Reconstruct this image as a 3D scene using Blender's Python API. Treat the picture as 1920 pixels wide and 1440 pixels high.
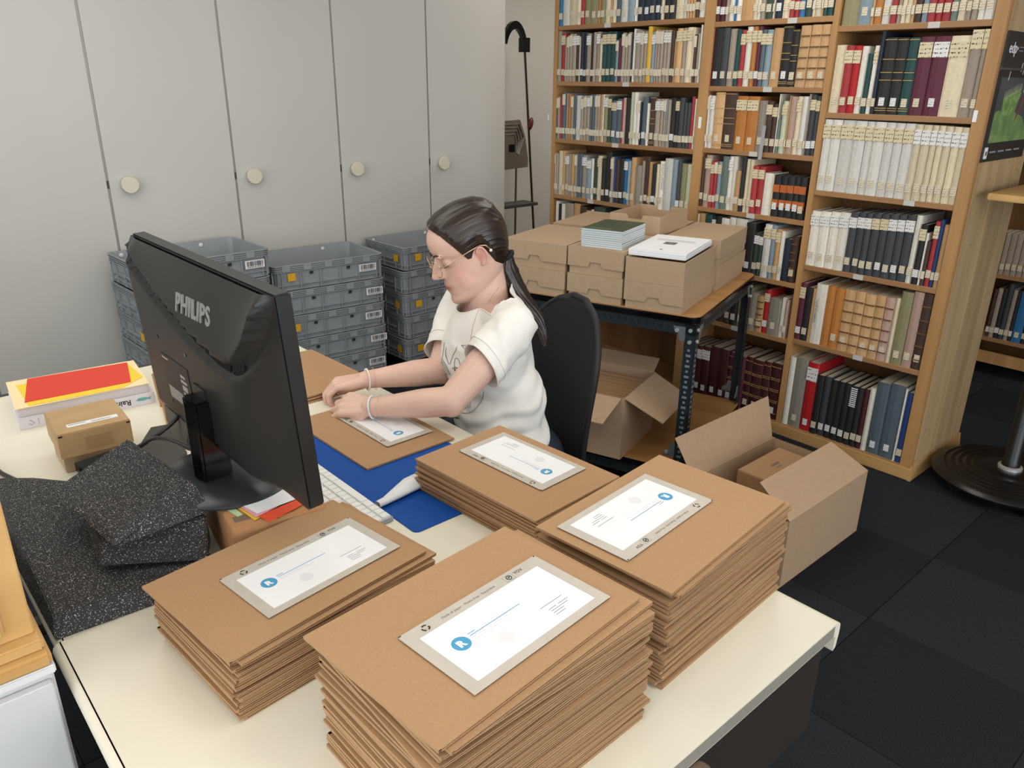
import bpy, bmesh, math, random
from mathutils import Vector, Matrix, noise
from mathutils.bvhtree import BVHTree
for o in list(bpy.data.objects): bpy.data.objects.remove(o, do_unlink=True)
scn = bpy.context.scene
COL = scn.collection
random.seed(7)
PI = math.pi
# ------------------------------------------------------------ camera (room frame: X along cupboards, Y along bookcase)
F_PX, PITCH, ROLL, TH, CAMZ = 1459.07, 0.371837, 0.008857, math.radians(41.8), 1.56
_fw = Vector((0, math.cos(PITCH), -math.sin(PITCH))); _up = Vector((0, math.sin(PITCH), math.cos(PITCH))); _rt = Vector((1, 0, 0))
_x = _rt * math.cos(ROLL) + _up * math.sin(ROLL); _u = _up * math.cos(ROLL) - _rt * math.sin(ROLL)
_rm = Matrix.Rotation(-TH, 3, 'Z')
CX, CU, CF = _rm @ _x, _rm @ _u, _rm @ _fw
CP = Vector((0, 0, CAMZ))
cam = bpy.data.cameras.new('camera'); cam.sensor_width = 36; cam.lens = F_PX / 1920 * 36; cam.clip_start = 0.02
camo = bpy.data.objects.new('camera', cam); COL.objects.link(camo)
m = Matrix.Identity(4)
for i in range(3):
    m[i][0], m[i][1], m[i][2], m[i][3] = CX[i], CU[i], -CF[i], CP[i]
camo.matrix_world = m
scn.camera = camo
def ray(px, py): return CF + CX * ((px - 960) / F_PX) - CU * ((py - 720) / F_PX)
def Zp(px, py, z):                      # photo pixel -> point on the level z
    d = ray(px, py); return CP + d * ((z - CAMZ) / d.z)
def Xp(px, py, x):
    d = ray(px, py); return CP + d * (x / d.x)
def Yp(px, py, y):
    d = ray(px, py); return CP + d * (y / d.y)
def Wp(px, py, w): return CP + ray(px, py) * w
def proj(P):
    v = Vector(P) - CP; w = v.dot(CF)
    return 960 + F_PX * v.dot(CX) / w, 720 - F_PX * v.dot(CU) / w
# ------------------------------------------------------------ world, lamps, exposure
wd = bpy.data.worlds.new('world'); scn.world = wd; wd.use_nodes = True
wd.node_tree.nodes['Background'].inputs[0].default_value = (0.9, 0.95, 1.0, 1)
wd.node_tree.nodes['Background'].inputs[1].default_value = 0.15
scn.view_settings.view_transform = 'Standard'; scn.view_settings.look = 'None'
scn.view_settings.exposure = 0.0; scn.view_settings.gamma = 1.0; scn.view_settings.use_curve_mapping = False
LAMPS = [(0.6, 0.2, 2.4, 1.2, 14), (0.3, 2.5, 2.4, 1.2, 14), (2.7, 1.8, 1.6, 0.8, 10), (4.2, 3.0, 1.2, 1.2, 20)]   # x, y, size x, size y, watt; last one added to brighten the back wall
for i, (x, y, sx, sy, pw) in enumerate(LAMPS):
    L = bpy.data.lights.new('ceiling_lamp_light', 'AREA'); L.shape = 'RECTANGLE'; L.size = sx; L.size_y = sy; L.energy = pw
    L.color = (1.0, 0.97, 0.92)
    lo = bpy.data.objects.new('ceiling_lamp_light', L); COL.objects.link(lo); lo.location = (x, y, 2.52)
for (x, y, z, sx, sy, rx, rz, pw) in ((0.6, -3.12, 1.55, 5.0, 1.7, PI/2, 0, 95), (-2.52, 0.4, 1.55, 4.4, 1.7, PI/2, -PI/2, 62)):   # fill from behind and left of the camera, added as unseen windows
    L = bpy.data.lights.new('window_daylight', 'AREA'); L.shape = 'RECTANGLE'; L.size = sx; L.size_y = sy; L.energy = pw; L.color = (0.96, 0.98, 1.0)
    lo = bpy.data.objects.new('window_daylight', L); COL.objects.link(lo); lo.location = (x, y, z); lo.rotation_euler = (rx, 0, rz)
# ------------------------------------------------------------ helpers
def lin(h):
    h = h.lstrip('#'); r = []
    for i in (0, 2, 4):
        c = int(h[i:i+2], 16) / 255; r.append(c / 12.92 if c <= 0.04045 else ((c + 0.055) / 1.055) ** 2.4)
    return tuple(r) + (1,)
MATS = {}
def mat(name, col, rough=0.6, metal=0.0, var=0.0, vs=30, bump=0.0, bs=200, stretch=(1, 1, 1), col2=None, spec=0.5, alpha=1.0, trans=0.0, emit=None, objcol=False, attr=None, sheen=0, thr=None):
    if name in MATS: return MATS[name]
    m = bpy.data.materials.new(name); m.use_nodes = True; nt = m.node_tree; N = nt.nodes; Lk = nt.links
    b = N['Principled BSDF']; c = lin(col) if isinstance(col, str) else col
    b.inputs['Roughness'].default_value = rough; b.inputs['Metallic'].default_value = metal; b.inputs['Specular IOR Level'].default_value = spec
    b.inputs['Base Color'].default_value = c
    if sheen: b.inputs['Sheen Weight'].default_value = sheen
    if alpha < 1: b.inputs['Alpha'].default_value = alpha
    if trans: b.inputs['Transmission Weight'].default_value = trans
    if emit: b.inputs['Emission Color'].default_value = c; b.inputs['Emission Strength'].default_value = emit
    tc = N.new('ShaderNodeTexCoord'); mp = N.new('ShaderNodeMapping'); mp.inputs['Scale'].default_value = stretch
    Lk.new(tc.outputs['Object'], mp.inputs['Vector'])
    src = None
    if objcol: oi = N.new('ShaderNodeObjectInfo'); src = oi.outputs['Color']
    if attr: at = N.new('ShaderNodeAttribute'); at.attribute_name = attr; src = at.outputs['Color']
    if var or col2:
        no = N.new('ShaderNodeTexNoise'); no.inputs['Scale'].default_value = vs; no.inputs['Detail'].default_value = 4
        Lk.new(mp.outputs['Vector'], no.inputs['Vector'])
        if col2:
            rp = N.new('ShaderNodeValToRGB'); lo_, hi_ = thr or (0.35, 0.65)
            rp.color_ramp.elements[0].position = lo_; rp.color_ramp.elements[1].position = hi_
            rp.color_ramp.elements[0].color = c; rp.color_ramp.elements[1].color = lin(col2)
            Lk.new(no.outputs['Fac'], rp.inputs['Fac']); Lk.new(rp.outputs['Color'], b.inputs['Base Color'])
        else:
            mr = N.new('ShaderNodeMapRange'); mr.inputs['From Min'].default_value = 0.25; mr.inputs['From Max'].default_value = 0.75
            mr.inputs['To Min'].default_value = 1 - var; mr.inputs['To Max'].default_value = 1 + var
            Lk.new(no.outputs['Fac'], mr.inputs['Value'])
            hs = N.new('ShaderNodeHueSaturation'); hs.inputs['Color'].default_value = c
            if src: Lk.new(src, hs.inputs['Color'])
            Lk.new(mr.outputs['Result'], hs.inputs['Value']); Lk.new(hs.outputs['Color'], b.inputs['Base Color'])
    elif src: Lk.new(src, b.inputs['Base Color'])
    if bump:
        n2 = N.new('ShaderNodeTexNoise'); n2.inputs['Scale'].default_value = bs; n2.inputs['Detail'].default_value = 3
        Lk.new(mp.outputs['Vector'], n2.inputs['Vector'])
        bp = N.new('ShaderNodeBump'); bp.inputs['Strength'].default_value = bump; bp.inputs['Distance'].default_value = 0.002
        Lk.new(n2.outputs['Fac'], bp.inputs['Height']); Lk.new(bp.outputs['Normal'], b.inputs['Normal'])
    MATS[name] = m; return m
def wood(name, c1, c2, axis=2, rough=0.55, ring=14, knot=None):
    if name in MATS: return MATS[name]
    st = [ring, ring, ring]; st[axis] = ring * 0.06
    m = mat(name, c1, rough, col2=c2, vs=1.0, stretch=tuple(st), bump=0.12, bs=6, thr=(0.3, 0.7))
    if knot:
        nt = m.node_tree; N = nt.nodes; Lk = nt.links; b = N['Principled BSDF']
        tc = N.new('ShaderNodeTexCoord'); mp = N.new('ShaderNodeMapping'); s = [5.5, 5.5, 5.5]; s[axis] = 2.6; mp.inputs['Scale'].default_value = s
        vo = N.new('ShaderNodeTexVoronoi'); Lk.new(tc.outputs['Object'], mp.inputs['Vector']); Lk.new(mp.outputs['Vector'], vo.inputs['Vector'])
        rp = N.new('ShaderNodeValToRGB'); rp.color_ramp.elements[0].position = 0.05; rp.color_ramp.elements[1].position = 0.10
        rp.color_ramp.elements[0].color = lin(knot); rp.color_ramp.elements[1].color = (1, 1, 1, 1)
        mx = N.new('ShaderNodeMix'); mx.data_type = 'RGBA'; mx.blend_type = 'MULTIPLY'; mx.inputs['Factor'].default_value = 1
        l = b.inputs['Base Color'].links[0].from_socket
        Lk.new(vo.outputs['Distance'], rp.inputs['Fac']); Lk.new(l, mx.inputs['A']); Lk.new(rp.outputs['Color'], mx.inputs['B']); Lk.new(mx.outputs['Result'], b.inputs['Base Color'])
    return m
class MB:
    def __init__(s): s.v = []; s.f = []; s.mi = []
    def add(s, vs, fs, mi=0):
        n = len(s.v); s.v += [tuple(p) for p in vs]; s.f += [tuple(i + n for i in f) for f in fs]; s.mi += [mi] * len(fs); return s
    def hexa(s, b, t, mi=0):            # bottom and top rings of points (any polygon), counter-clockwise from above
        n = len(b); fs = [tuple(range(n))[::-1], tuple(range(n, 2 * n))] + [(i, (i + 1) % n, n + (i + 1) % n, n + i) for i in range(n)]
        return s.add(list(b) + list(t), fs, mi)
    def box(s, x0, y0, z0, x1, y1, z1, mi=0):
        return s.hexa([(x0, y0, z0), (x1, y0, z0), (x1, y1, z0), (x0, y1, z0)], [(x0, y0, z1), (x1, y0, z1), (x1, y1, z1), (x0, y1, z1)], mi)
    def prism(s, poly, a, b, mp, mi=0): # poly (u,v) extruded from a to b; mp(u,v,w)->xyz
        return s.hexa([mp(u, v, a) for u, v in poly], [mp(u, v, b) for u, v in poly], mi)
    def slab(s, quad, off, mi=0):       # quad of points thickened by offset vector
        off = Vector(off); return s.hexa([Vector(p) for p in quad], [Vector(p) + off for p in quad], mi)
    def tube(s, path, r, n=8, cap=True, mi=0, flat=None):
        path = [Vector(p) for p in path]; rs = r if isinstance(r, (list, tuple)) else [r] * len(path)
        rings = []; up = None
        for i, p in enumerate(path):
            t = (path[min(i + 1, len(path) - 1)] - path[max(i - 1, 0)]).normalized()
            if up is None: up = t.orthogonal().normalized()
            up = (up - t * up.dot(t)).normalized(); sd = t.cross(up)
            rings.append([p + (up * math.cos(2 * PI * k / n) + sd * math.sin(2 * PI * k / n) * (flat or 1)) * rs[i] for k in range(n)])
        vs = [q for R in rings for q in R]; fs = []
        for i in range(len(path) - 1):
            for k in range(n):
                fs.append((i * n + k, i * n + (k + 1) % n, (i + 1) * n + (k + 1) % n, (i + 1) * n + k))
        if cap: fs += [tuple(range(n))[::-1], tuple(range((len(path) - 1) * n, len(path) * n))]
        return s.add(vs, fs, mi)
    def lathe(s, prof, n=32, c=(0, 0, 0), mi=0, M=None):     # (r,z) profile round z
        vs = []; fs = []
        for r, z in prof:
            for k in range(n):
                p = Vector((r * math.cos(2 * PI * k / n), r * math.sin(2 * PI * k / n), z))
                if M: p = M @ p
                vs.append(p + Vector(c))
        for i in range(len(prof) - 1):
            for k in range(n): fs.append((i * n + k, i * n + (k + 1) % n, (i + 1) * n + (k + 1) % n, (i + 1) * n + k))
        fs += [tuple(range(n))[::-1], tuple(range((len(prof) - 1) * n, len(prof) * n))]
        return s.add(vs, fs, mi)
    def cyl(s, a, b, r, n=20, mi=0, r2=None): return s.tube([a, b], [r, r if r2 is None else r2], n, True, mi)
    def ball(s, c, r, n=12, mi=0, M=None):
        rx, ry, rz = r if isinstance(r, (tuple, list)) else (r, r, r); vs = []; fs = []; h = n // 2 + 1
        for i in range(1, h):
            a = PI * i / h
            for k in range(n):
                q = Vector((rx * math.sin(a) * math.cos(2 * PI * k / n), ry * math.sin(a) * math.sin(2 * PI * k / n), rz * math.cos(a)))
                vs.append((M @ q if M else q) + Vector(c))
        q = Vector((0, 0, rz)); vs.append((M @ q if M else q) + Vector(c)); q = -q; vs.append((M @ q if M else q) + Vector(c)); T, Bm = len(vs) - 2, len(vs) - 1
        for i in range(h - 2):
            for k in range(n): fs.append((i * n + k, (i + 1) * n + k, (i + 1) * n + (k + 1) % n, i * n + (k + 1) % n))
        for k in range(n): fs.append((T, k, (k + 1) % n)); fs.append((Bm, (h - 2) * n + (k + 1) % n, (h - 2) * n + k))
        return s.add(vs, fs, mi)
    def mesh(s, name):
        me = bpy.data.meshes.new(name); me.from_pydata(s.v, [], s.f); me.update(); return me
    def build(s, name, mats, parent=None, smooth=False, bevel=0, seg=2, loc=None, rz=None, fix=False):
        me = s.mesh(name)
        for mm in (mats if isinstance(mats, (list, tuple)) else [mats]): me.materials.append(mm)
        me.polygons.foreach_set('material_index', s.mi)
        if bevel or fix:
            bm = bmesh.new(); bm.from_mesh(me)
            if fix: bmesh.ops.recalc_face_normals(bm, faces=bm.faces)
            if bevel:
                ed = [e for e in bm.edges if len(e.link_faces) == 2 and e.calc_face_angle(0) > 0.5]
                bmesh.ops.bevel(bm, geom=ed, offset=bevel, segments=seg, affect='EDGES', clamp_overlap=True)
            bm.to_mesh(me); bm.free()
        if smooth:
            me.polygons.foreach_set('use_smooth', [True] * len(me.polygons))
            if smooth != 'all':
                try: me.set_sharp_from_angle(angle=math.radians(40))
                except Exception: pass
        o = bpy.data.objects.new(name, me); COL.objects.link(o)
        if parent: o.parent = parent
        if loc is not None: o.location = loc
        if rz is not None: o.rotation_euler = (0, 0, rz)
        return o
def tag(o, label, cat, group=None, kind=None):
    if label: o['label'] = label
    if cat: o['category'] = cat
    if group: o['group'] = group
    if kind: o['kind'] = kind
    return o
def thing(name, label, cat, loc=(0, 0, 0), rz=0, group=None):
    o = bpy.data.objects.new(name, None); COL.objects.link(o); o.location = loc; o.rotation_euler = (0, 0, rz); o.empty_display_size = 0.05
    return tag(o, label, cat, group)
def struct(o): o['kind'] = 'structure'; return o
def dup(root, loc=None, rz=None):
    r = root.copy(); COL.objects.link(r)
    if loc is not None: r.location = loc
    if rz is not None: r.rotation_euler = (0, 0, rz)
    for ch in list(root.children):
        c = ch.copy(); COL.objects.link(c); c.parent = r
        for g in list(ch.children):
            d = g.copy(); COL.objects.link(d); d.parent = c
    return r
def text(s, size, mt, parent, origin, right, up, name='lettering', bold=0.0, ex=0.0003, align='LEFT', sx=1.0, sp=1.0):
    cu = bpy.data.curves.new('t', 'FONT'); cu.body = s; cu.size = size; cu.extrude = ex; cu.offset = bold; cu.align_x = align; cu.resolution_u = 3; cu.space_character = sp
    to = bpy.data.objects.new('t', cu); COL.objects.link(to)
    me = bpy.data.meshes.new_from_object(to.evaluated_get(bpy.context.evaluated_depsgraph_get()))
    bpy.data.objects.remove(to, do_unlink=True); bpy.data.curves.remove(cu)
    me.materials.clear(); me.materials.append(mt)
    r = Vector(right).normalized(); u = Vector(up).normalized(); n = r.cross(u); M = Matrix.Identity(4)
    for i in range(3): M[i][0], M[i][1], M[i][2], M[i][3] = r[i] * sx, u[i], n[i], Vector(origin)[i]
    me.transform(M)
    o = bpy.data.objects.new(name, me); COL.objects.link(o)
    if parent: o.parent = parent
    return o
# ------------------------------------------------------------ materials
M_desk = mat('cream_laminate', '#e6e2cf', 0.38, var=0.015, vs=3, bump=0.02, bs=900)
M_deskedge = mat('cream_edge', '#d9d5c4', 0.4)
M_cab = mat('cupboard_laminate', '#c6c5bf', 0.5, var=0.02, vs=2.5, bump=0.05, bs=700)
M_strip = mat('aluminium_strip', '#9b9a92', 0.4, metal=0.3)
M_knob = mat('cream_knob', '#d8d2be', 0.45)
M_wall = mat('wall_paint', '#d2d0c9', 0.85, var=0.02, vs=2, bump=0.08, bs=300)
M_ceil = mat('ceiling_paint', '#d8d6d0', 0.9)
M_kraft = mat('kraft_board', '#ad8862', 0.78, var=0.07, vs=240, bump=0.06, bs=350)
M_kraftd = mat('kraft_edge', '#a77f57', 0.85, var=0.1, vs=200)
M_box = mat('archive_board', '#b0977a', 0.8, var=0.045, vs=60, bump=0.04, bs=300)
M_carton = mat('corrugated_board', '#b39679', 0.8, var=0.05, vs=40, bump=0.05, bs=300)
M_black = mat('black_plastic', '#1b1b1b', 0.38, var=0.06, vs=60, bump=0.03, bs=800)
M_gloss = mat('gloss_black', '#0b0b0c', 0.12)
M_white = mat('white_paper', '#eceef0', 0.6)
M_cream = mat('cream_paper', '#ddd0ad', 0.75, var=0.05, vs=200)
M_pouch = mat('pouch_glassine', '#bfb8ac', 0.5, var=0.06, vs=40, bump=0.1, bs=120)
M_ink = mat('black_ink', '#1e1e20', 0.6)
M_inkg = mat('grey_ink', '#8d9096', 0.7)
M_inkb = mat('blue_ink', '#4a9ac4', 0.6)
M_inkl = mat('pale_ink', '#d5d7dc', 0.7)
M_crate = mat('grey_crate_plastic', '#92989c', 0.5, var=0.05, vs=12, bump=0.03, bs=300)
M_yellow = mat('yellow_label', '#e0a91c', 0.6)
M_steel = mat('bright_steel', '#d6d6d4', 0.28, metal=0.55)
M_alu = mat('ladder_aluminium', '#9c9890', 0.35, metal=0.85)
M_slot = mat('slotted_steel', '#2c363b', 0.42, metal=0.35, var=0.06, vs=20)
M_pine = wood('pine_wood', '#c0945f', '#a67c4d', 2, 0.5, 16)
M_pineh = wood('pine_shelf', '#ab8156', '#946d47', 1, 0.5, 16)
M_pinel = wood('pale_pine', '#c9a068', '#b48a55', 1, 0.5, 14)
M_side = wood('rough_pine_panel', '#c2a67e', '#a4885e', 2, 0.6, 12, knot='#5a3a22')
M_beech = wood('beech_board', '#d7b074', '#c69a5c', 0, 0.42, 10)
M_ply = wood('ply_top', '#b88a55', '#9c6f3f', 1, 0.5, 10)
M_foam = mat('speckled_foam', '#3b3b3c', 0.95, col2='#cfcfcd', vs=520, stretch=(1, 1, 1), bump=0.6, bs=300, thr=(0.60, 0.66), spec=0.15)
M_carpet = [mat('carpet_tile_a', '#25272a', 0.97, var=0.5, vs=500, bump=1.0, bs=450, stretch=(0.2, 1, 1), spec=0.1), mat('carpet_tile_b', '#2a2d30', 0.97, var=0.5, vs=500, bump=1.0, bs=450, stretch=(1, 0.2, 1), spec=0.1)]
M_dark = mat('dark_brown_panel', '#2d2723', 0.5)
M_blue = mat('blue_desk_mat', '#0b4a9c', 0.6, spec=0.25, var=0.03, vs=4)
M_red = mat('red_card', '#d8402f', 0.7, var=0.03, vs=80)
M_yel = mat('yellow_card', '#f2cf3c', 0.7)
M_cre = mat('cream_card', '#f2dfae', 0.7)
M_lilac = mat('lilac_white_card', '#dcd8de', 0.6)
# ------------------------------------------------------------ room shell
FX0, FX1, FY0, FY1 = -2.6, 5.7, -3.2, 4.47
fl = struct(MB().box(FX0, FY0, -0.08, FX1, FY1, -0.006).build('floor', mat('subfloor', '#26282a', 0.95)))
tb = [MB().box(0.001, 0.001, -0.006, 0.499, 0.499, 0).build('carpet_tile', M_carpet[k], fl, bevel=0.0015, seg=1) for k in (0, 1)]
first = {0: True, 1: True}
for i in range(-4, 8):
    for j in range(-2, 9):
        k = (i + j) % 2; x, y = 1.68 + 0.5 * i, 0.25 + 0.5 * j
        if x > 5.2 or y > 3.9: continue
        if first[k]: o = tb[k]; first[k] = False
        else: o = tb[k].copy(); COL.objects.link(o); o.parent = fl
        o.location = (x, y, 0)
struct(MB().box(FX0, FY0, 2.62, FX1, FY1, 2.7).build('ceiling', M_ceil))
struct(MB().box(FX0, FY1, 0, FX1, FY1 + 0.1, 2.62).build('wall_back', M_wall))
struct(MB().box(FX1, FY0, 0, FX1 + 0.1, FY1, 2.62).build('wall_right', M_wall))
struct(MB().box(FX0 - 0.1, FY0, 0, FX0, FY1, 2.62).build('wall_left', M_wall))
struct(MB().box(FX0, FY0 - 0.1, 0, FX1, FY0, 2.62).build('wall_front', M_wall))
for i, (x, y, sx, sy, pw) in enumerate(LAMPS):
    t = thing('ceiling_lamp', ['white ceiling lamp above the stacks of envelopes', 'white ceiling lamp above the grey crates and the seated person', 'white ceiling lamp above the packing table', 'white ceiling lamp above the aisle behind the bookcase'][i], 'lamp', (x, y, 2.53), 0, 'ceiling lamps')
    MB().box(-sx/2-.03, -sy/2-.03, 0.012, sx/2+.03, sy/2+.03, 0.091).build('housing', M_ceil, t)
    MB().box(-sx/2, -sy/2, 0.0, sx/2, sy/2, 0.012).build('diffuser', mat('lamp_diffuser', '#fff6e8', 0.5, emit=0.8), t)
for n_, (x, y, sx, sy, ax) in enumerate(((0.6, -3.2, 5.0, 1.7, 0), (-2.6, 0.4, 4.4, 1.7, 1))):  # added windows, out of view: glowing panes and frames behind the fill lights
    def wb_(a0, z0, a1, z1, d0, d1, nm, mt, par=None):
        return (MB().box(x + a0, y + d0, z0, x + a1, y + d1, z1) if ax == 0 else MB().box(x + d0, y + a0, z0, x + d1, y + a1, z1)).build(nm, mt, par)
    w_ = struct(wb_(-sx/2, .7, sx/2, 2.4, .001, .01, 'window_%d' % (n_ + 1), mat('window_daylight_pane', '#e8f0ff', .3, emit=0.6)))
    for a in [-sx/2 + sx*k/4 for k in range(5)]: wb_(a - .025, .68, a + .025, 2.42, .01, .05, 'window_frame', M_ceil, w_)
    for z in (.68, 2.38): wb_(-sx/2, z, sx/2, z + .04, .01, .05, 'window_frame', M_ceil, w_)
# ------------------------------------------------------------ wall of tall cupboards
CY = 3.93
cx = [1.036 + 0.6 * k for k in range(-3, 5)]
names = ['plain pale grey cupboard far left along the wall, without visible knob', 'pale grey cupboard beyond the end of the double seam', 'pale grey cupboard left of the double seam, above the red card', 'pale grey cupboard with round knob above the monitor', 'pale grey cupboard with round knob between monitor and person, seam over crates', 'pale grey cupboard with round knob above the yellow-stickered crate', 'narrow looking pale grey end cupboard beside the ladder']
for k in range(7):
    x0, x1 = cx[k], cx[k + 1]
    t = thing('cupboard', names[k], 'cupboard', (x0, CY, 0), 0, 'tall cupboards along the wall')
    MB().box(0.0005, 0.02, 0.0, 0.5995, 0.53, 2.35).build('body', M_cab, t)
    d = MB().box(0.008, 0.0, 0.08, 0.597, 0.0195, 2.33).build('door', M_cab, t, bevel=0.0015, seg=1)
    MB().box(-0.0025, 0.004, 0.08, 0.0068, 0.0198, 2.33).build('edge_strip', M_strip, t)
    MB().box(-0.002, 0.002, 1.085, 0.0066, 0.0045, 1.12).build('lock_bolt', mat('bolt_brown', '#4a403a', 0.5), t)
    R = Matrix.Rotation(PI / 2, 3, 'X')
    MB().lathe([(0.024, 0.0), (0.026, 0.012), (0.036, 0.018), (0.0385, 0.022), (0.0385, 0.034), (0.036, 0.038)], 32, (0.088, 0.0, 1.105 - 0.002 * k), 0, R).build('knob', M_knob, d, smooth=True, fix=True)
# ------------------------------------------------------------ grey post crates
def rrect(w, d, r, n=3):
    P = []
    for cx_, cy_, a0 in ((w/2-r, d/2-r, 0), (-w/2+r, d/2-r, PI/2), (-w/2+r, -d/2+r, PI), (w/2-r, -d/2+r, 1.5*PI)):
        P += [(cx_ + r*math.cos(a0 + PI/2*i/n), cy_ + r*math.sin(a0 + PI/2*i/n)) for i in range(n + 1)]
    return P
def ring(mb, w, d, r, t, z0, z1, w2=None, d2=None, mi=0):
    a = rrect(w, d, r); b = rrect(w - 2*t, d - 2*t, max(r - t, .004)); w2 = w2 or w; d2 = d2 or d
    c = rrect(w2, d2, r); e = rrect(w2 - 2*t, d2 - 2*t, max(r - t, .004)); n = len(a)
    vs = [(x, y, z0) for x, y in a] + [(x, y, z0) for x, y in b] + [(x, y, z1) for x, y in c] + [(x, y, z1) for x, y in e]; fs = []
    for i in range(n):
        j = (i + 1) % n
        fs += [(i, j, 2*n + j, 2*n + i), (n + j, n + i, 3*n + i, 3*n + j), (2*n + i, 2*n + j, 3*n + j, 3*n + i), (j, i, n + i, n + j)]
    mb.add(vs, fs, mi)
CH = 0.13
def crate_mesh():
    b = MB(); W_, D_ = 0.585, 0.385
    ring(b, W_-.02, D_-.02, .025, .004, 0.004, CH-.004, W_, D_)
    b.box(-W_/2+.016, -D_/2+.016, 0.002, W_/2-.016, D_/2-.016, 0.007)
    for k, (ov, z) in enumerate(((.008, CH-.004), (.0065, CH-.014), (.0065, CH-.023), (.0065, CH-.032))):
        ring(b, W_+2*ov, D_+2*ov, .028, .011, z-.0028, z + .0012)
    ring(b, W_+.006, D_+.006, .027, .008, .026, .0295)
    ring(b, W_-.004, D_-.004, .026, .008, .001, .004)
    for sy in (-1, 1):
        for x in (-.275, -.255, -.16, -.055, .05, .155, .255, .275):
            b.box(x-.0018, sy*(D_/2+.0005)-.0042, .004, x+.0018, sy*(D_/2+.0005)+.0042, CH-.032)
        for x in (-.23, -.12, -.01, .1, .2):
            b.box(x-.02, sy*(D_/2+.004)-.0032, CH-.033, x+.02, sy*(D_/2+.004)+.0032, CH-.004)
    for sx in (-1, 1):
        for y in (-.17, -.11, 0, .11, .17):
            b.box(sx*(W_/2+.0005)-.0042, y-.002, .004, sx*(W_/2+.0005)+.0042, y+.002, CH-.032)
        b.box(sx*(W_/2+.001)-.005, -.08, .05, sx*(W_/2+.001)+.005, .08, .056)
    return b.mesh('crate_body')
ME_crate = crate_mesh(); ME_crate.materials.append(M_crate)
def small(name, mb, mt):
    me = mb.mesh(name); me.materials.append(mt); return me
ME_hole = small('clip_hole', MB().box(-.009, -.0008, -.007, .009, .0008, .007), mat('crate_shadow_hole', '#22262a', .8))
M_bar = mat('barcode_print', '#1f1f1f', .6)
bc = MB(); rr = random.Random(3); x = -.04
bc.box(-.0475, -.0006, -.0185, .0475, .0006, .0185, 0)
while x < .04:
    w = rr.choice((.0012, .002, .003)); bc.box(x, -.001, -.008, x + w, 0, .0145, 1); x += w + rr.choice((.001, .0016, .0026))
for k in range(9): bc.box(-.036 + k*.0085, -.001, -.015, -.0315 + k*.0085, 0, -.0105, 1)
ME_bar = bc.mesh('barcode_label'); ME_bar.materials.append(M_white); ME_bar.materials.append(M_bar); ME_bar.polygons.foreach_set('material_index', bc.mi)
ME_yel = small('yellow_sticker', MB().box(-.02, -.0006, -.019, .02, .0006, .019), M_yellow)
ME_dot = small('rivet', MB().lathe([(.009, 0), (.011, .002), (.006, .006)], 14, (0, 0, 0), 0, Matrix.Rotation(PI/2, 3, 'X')), mat('white_rivet', '#d7d7d2', .5))
def child(name, me, parent, loc):
    o = bpy.data.objects.new(name, me); COL.objects.link(o); o.parent = parent; o.location = loc; return o
def crate(x, y, z, rz, label, bar=0, yel=0, sideyel=0, dots=0):
    t = thing('post_crate', label, 'crate', (x, y, z), rz, 'grey post crates stacked by the cupboards')
    child('body', ME_crate, t, (0, 0, 0))
    if bar: child('barcode_label', ME_bar, t, (.205 + .02*(bar - 1), -.1985, .065))
    if yel: child('yellow_sticker', ME_yel, t, (-.205, -.1978, .067))
    if sideyel: o = child('yellow_sticker', ME_yel, t, (-.2978, -.12, .062)); o.rotation_euler = (0, 0, PI/2)
    for hx in (-.1, .1): child('clip_hole', ME_hole, t, (hx, -.1925, .078))
    if dots:
        for hx in (-.24, .13): child('rivet', ME_dot, t, (hx, .185, CH-.022))
        for hx in (-.07, .08): child('clip_hole', ME_hole, t, (hx, .1865, .072))
ordn = ['topmost', 'second from the top', 'third from the top', 'fourth from the top', 'fifth from the top', 'lowest']
def dolly(x, y, h, label):
    t = thing('crate_dolly', label, 'dolly', (x, y, 0), 0, 'dollies under the crates')
    MB().box(-.29, -.19, h-.02, .29, .19, h).build('platform', M_black, t, bevel=.003)
    for sx in (-1, 1):
        for sy in (-1, 1): MB().cyl((sx*.22-.012, sy*.14, (h-.021)/2), (sx*.22+.012, sy*.14, (h-.021)/2), (h-.021)/2, 16).build('wheel', M_gloss, t)
rj = random.Random(5)
bars2 = [1, 2.6, 1.9, 3, 2.2]
for k in range(5):
    crate(1.905 + rj.uniform(-.004, .004), 3.69, .715 - CH*(k + 1), -.085, 'grey crate with %sbarcode, %s, stack beside the monitor' % ('yellow sticker and ' if k in (0, 2) else '', ordn[k] if k < 4 else 'lowest'), bars2[k], k in (0, 2), 0, k == 0)
dolly(1.905, 3.69, .065, 'flat black dolly under the stack of barcoded crates')
for k in range(5):
    crate(2.615 + rj.uniform(-.005, .005), 3.685, .72 - CH*(k + 1), .02, 'grey crate %s, %s in the stack behind the person' % ('with yellow stickers' if k in (0, 2, 4) else 'without stickers', ordn[k] if k < 4 else 'lowest'), 0, k in (0, 2, 4), k in (0, 2, 4), k == 0)
dolly(2.615, 3.685, .07, 'flat black dolly under the crates behind the person')
for k in range(6):
    crate(1.255 + rj.uniform(-.004, .004), 3.645, .822 - CH*(k + 1), .03, 'grey crate behind the monitor, %s of its six-high stack' % ordn[k], 1.6 if k == 0 else 0, 0, k == 2, k == 0)
dolly(1.255, 3.645, .042, 'flat black dolly under the six crates behind the monitor')
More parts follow.
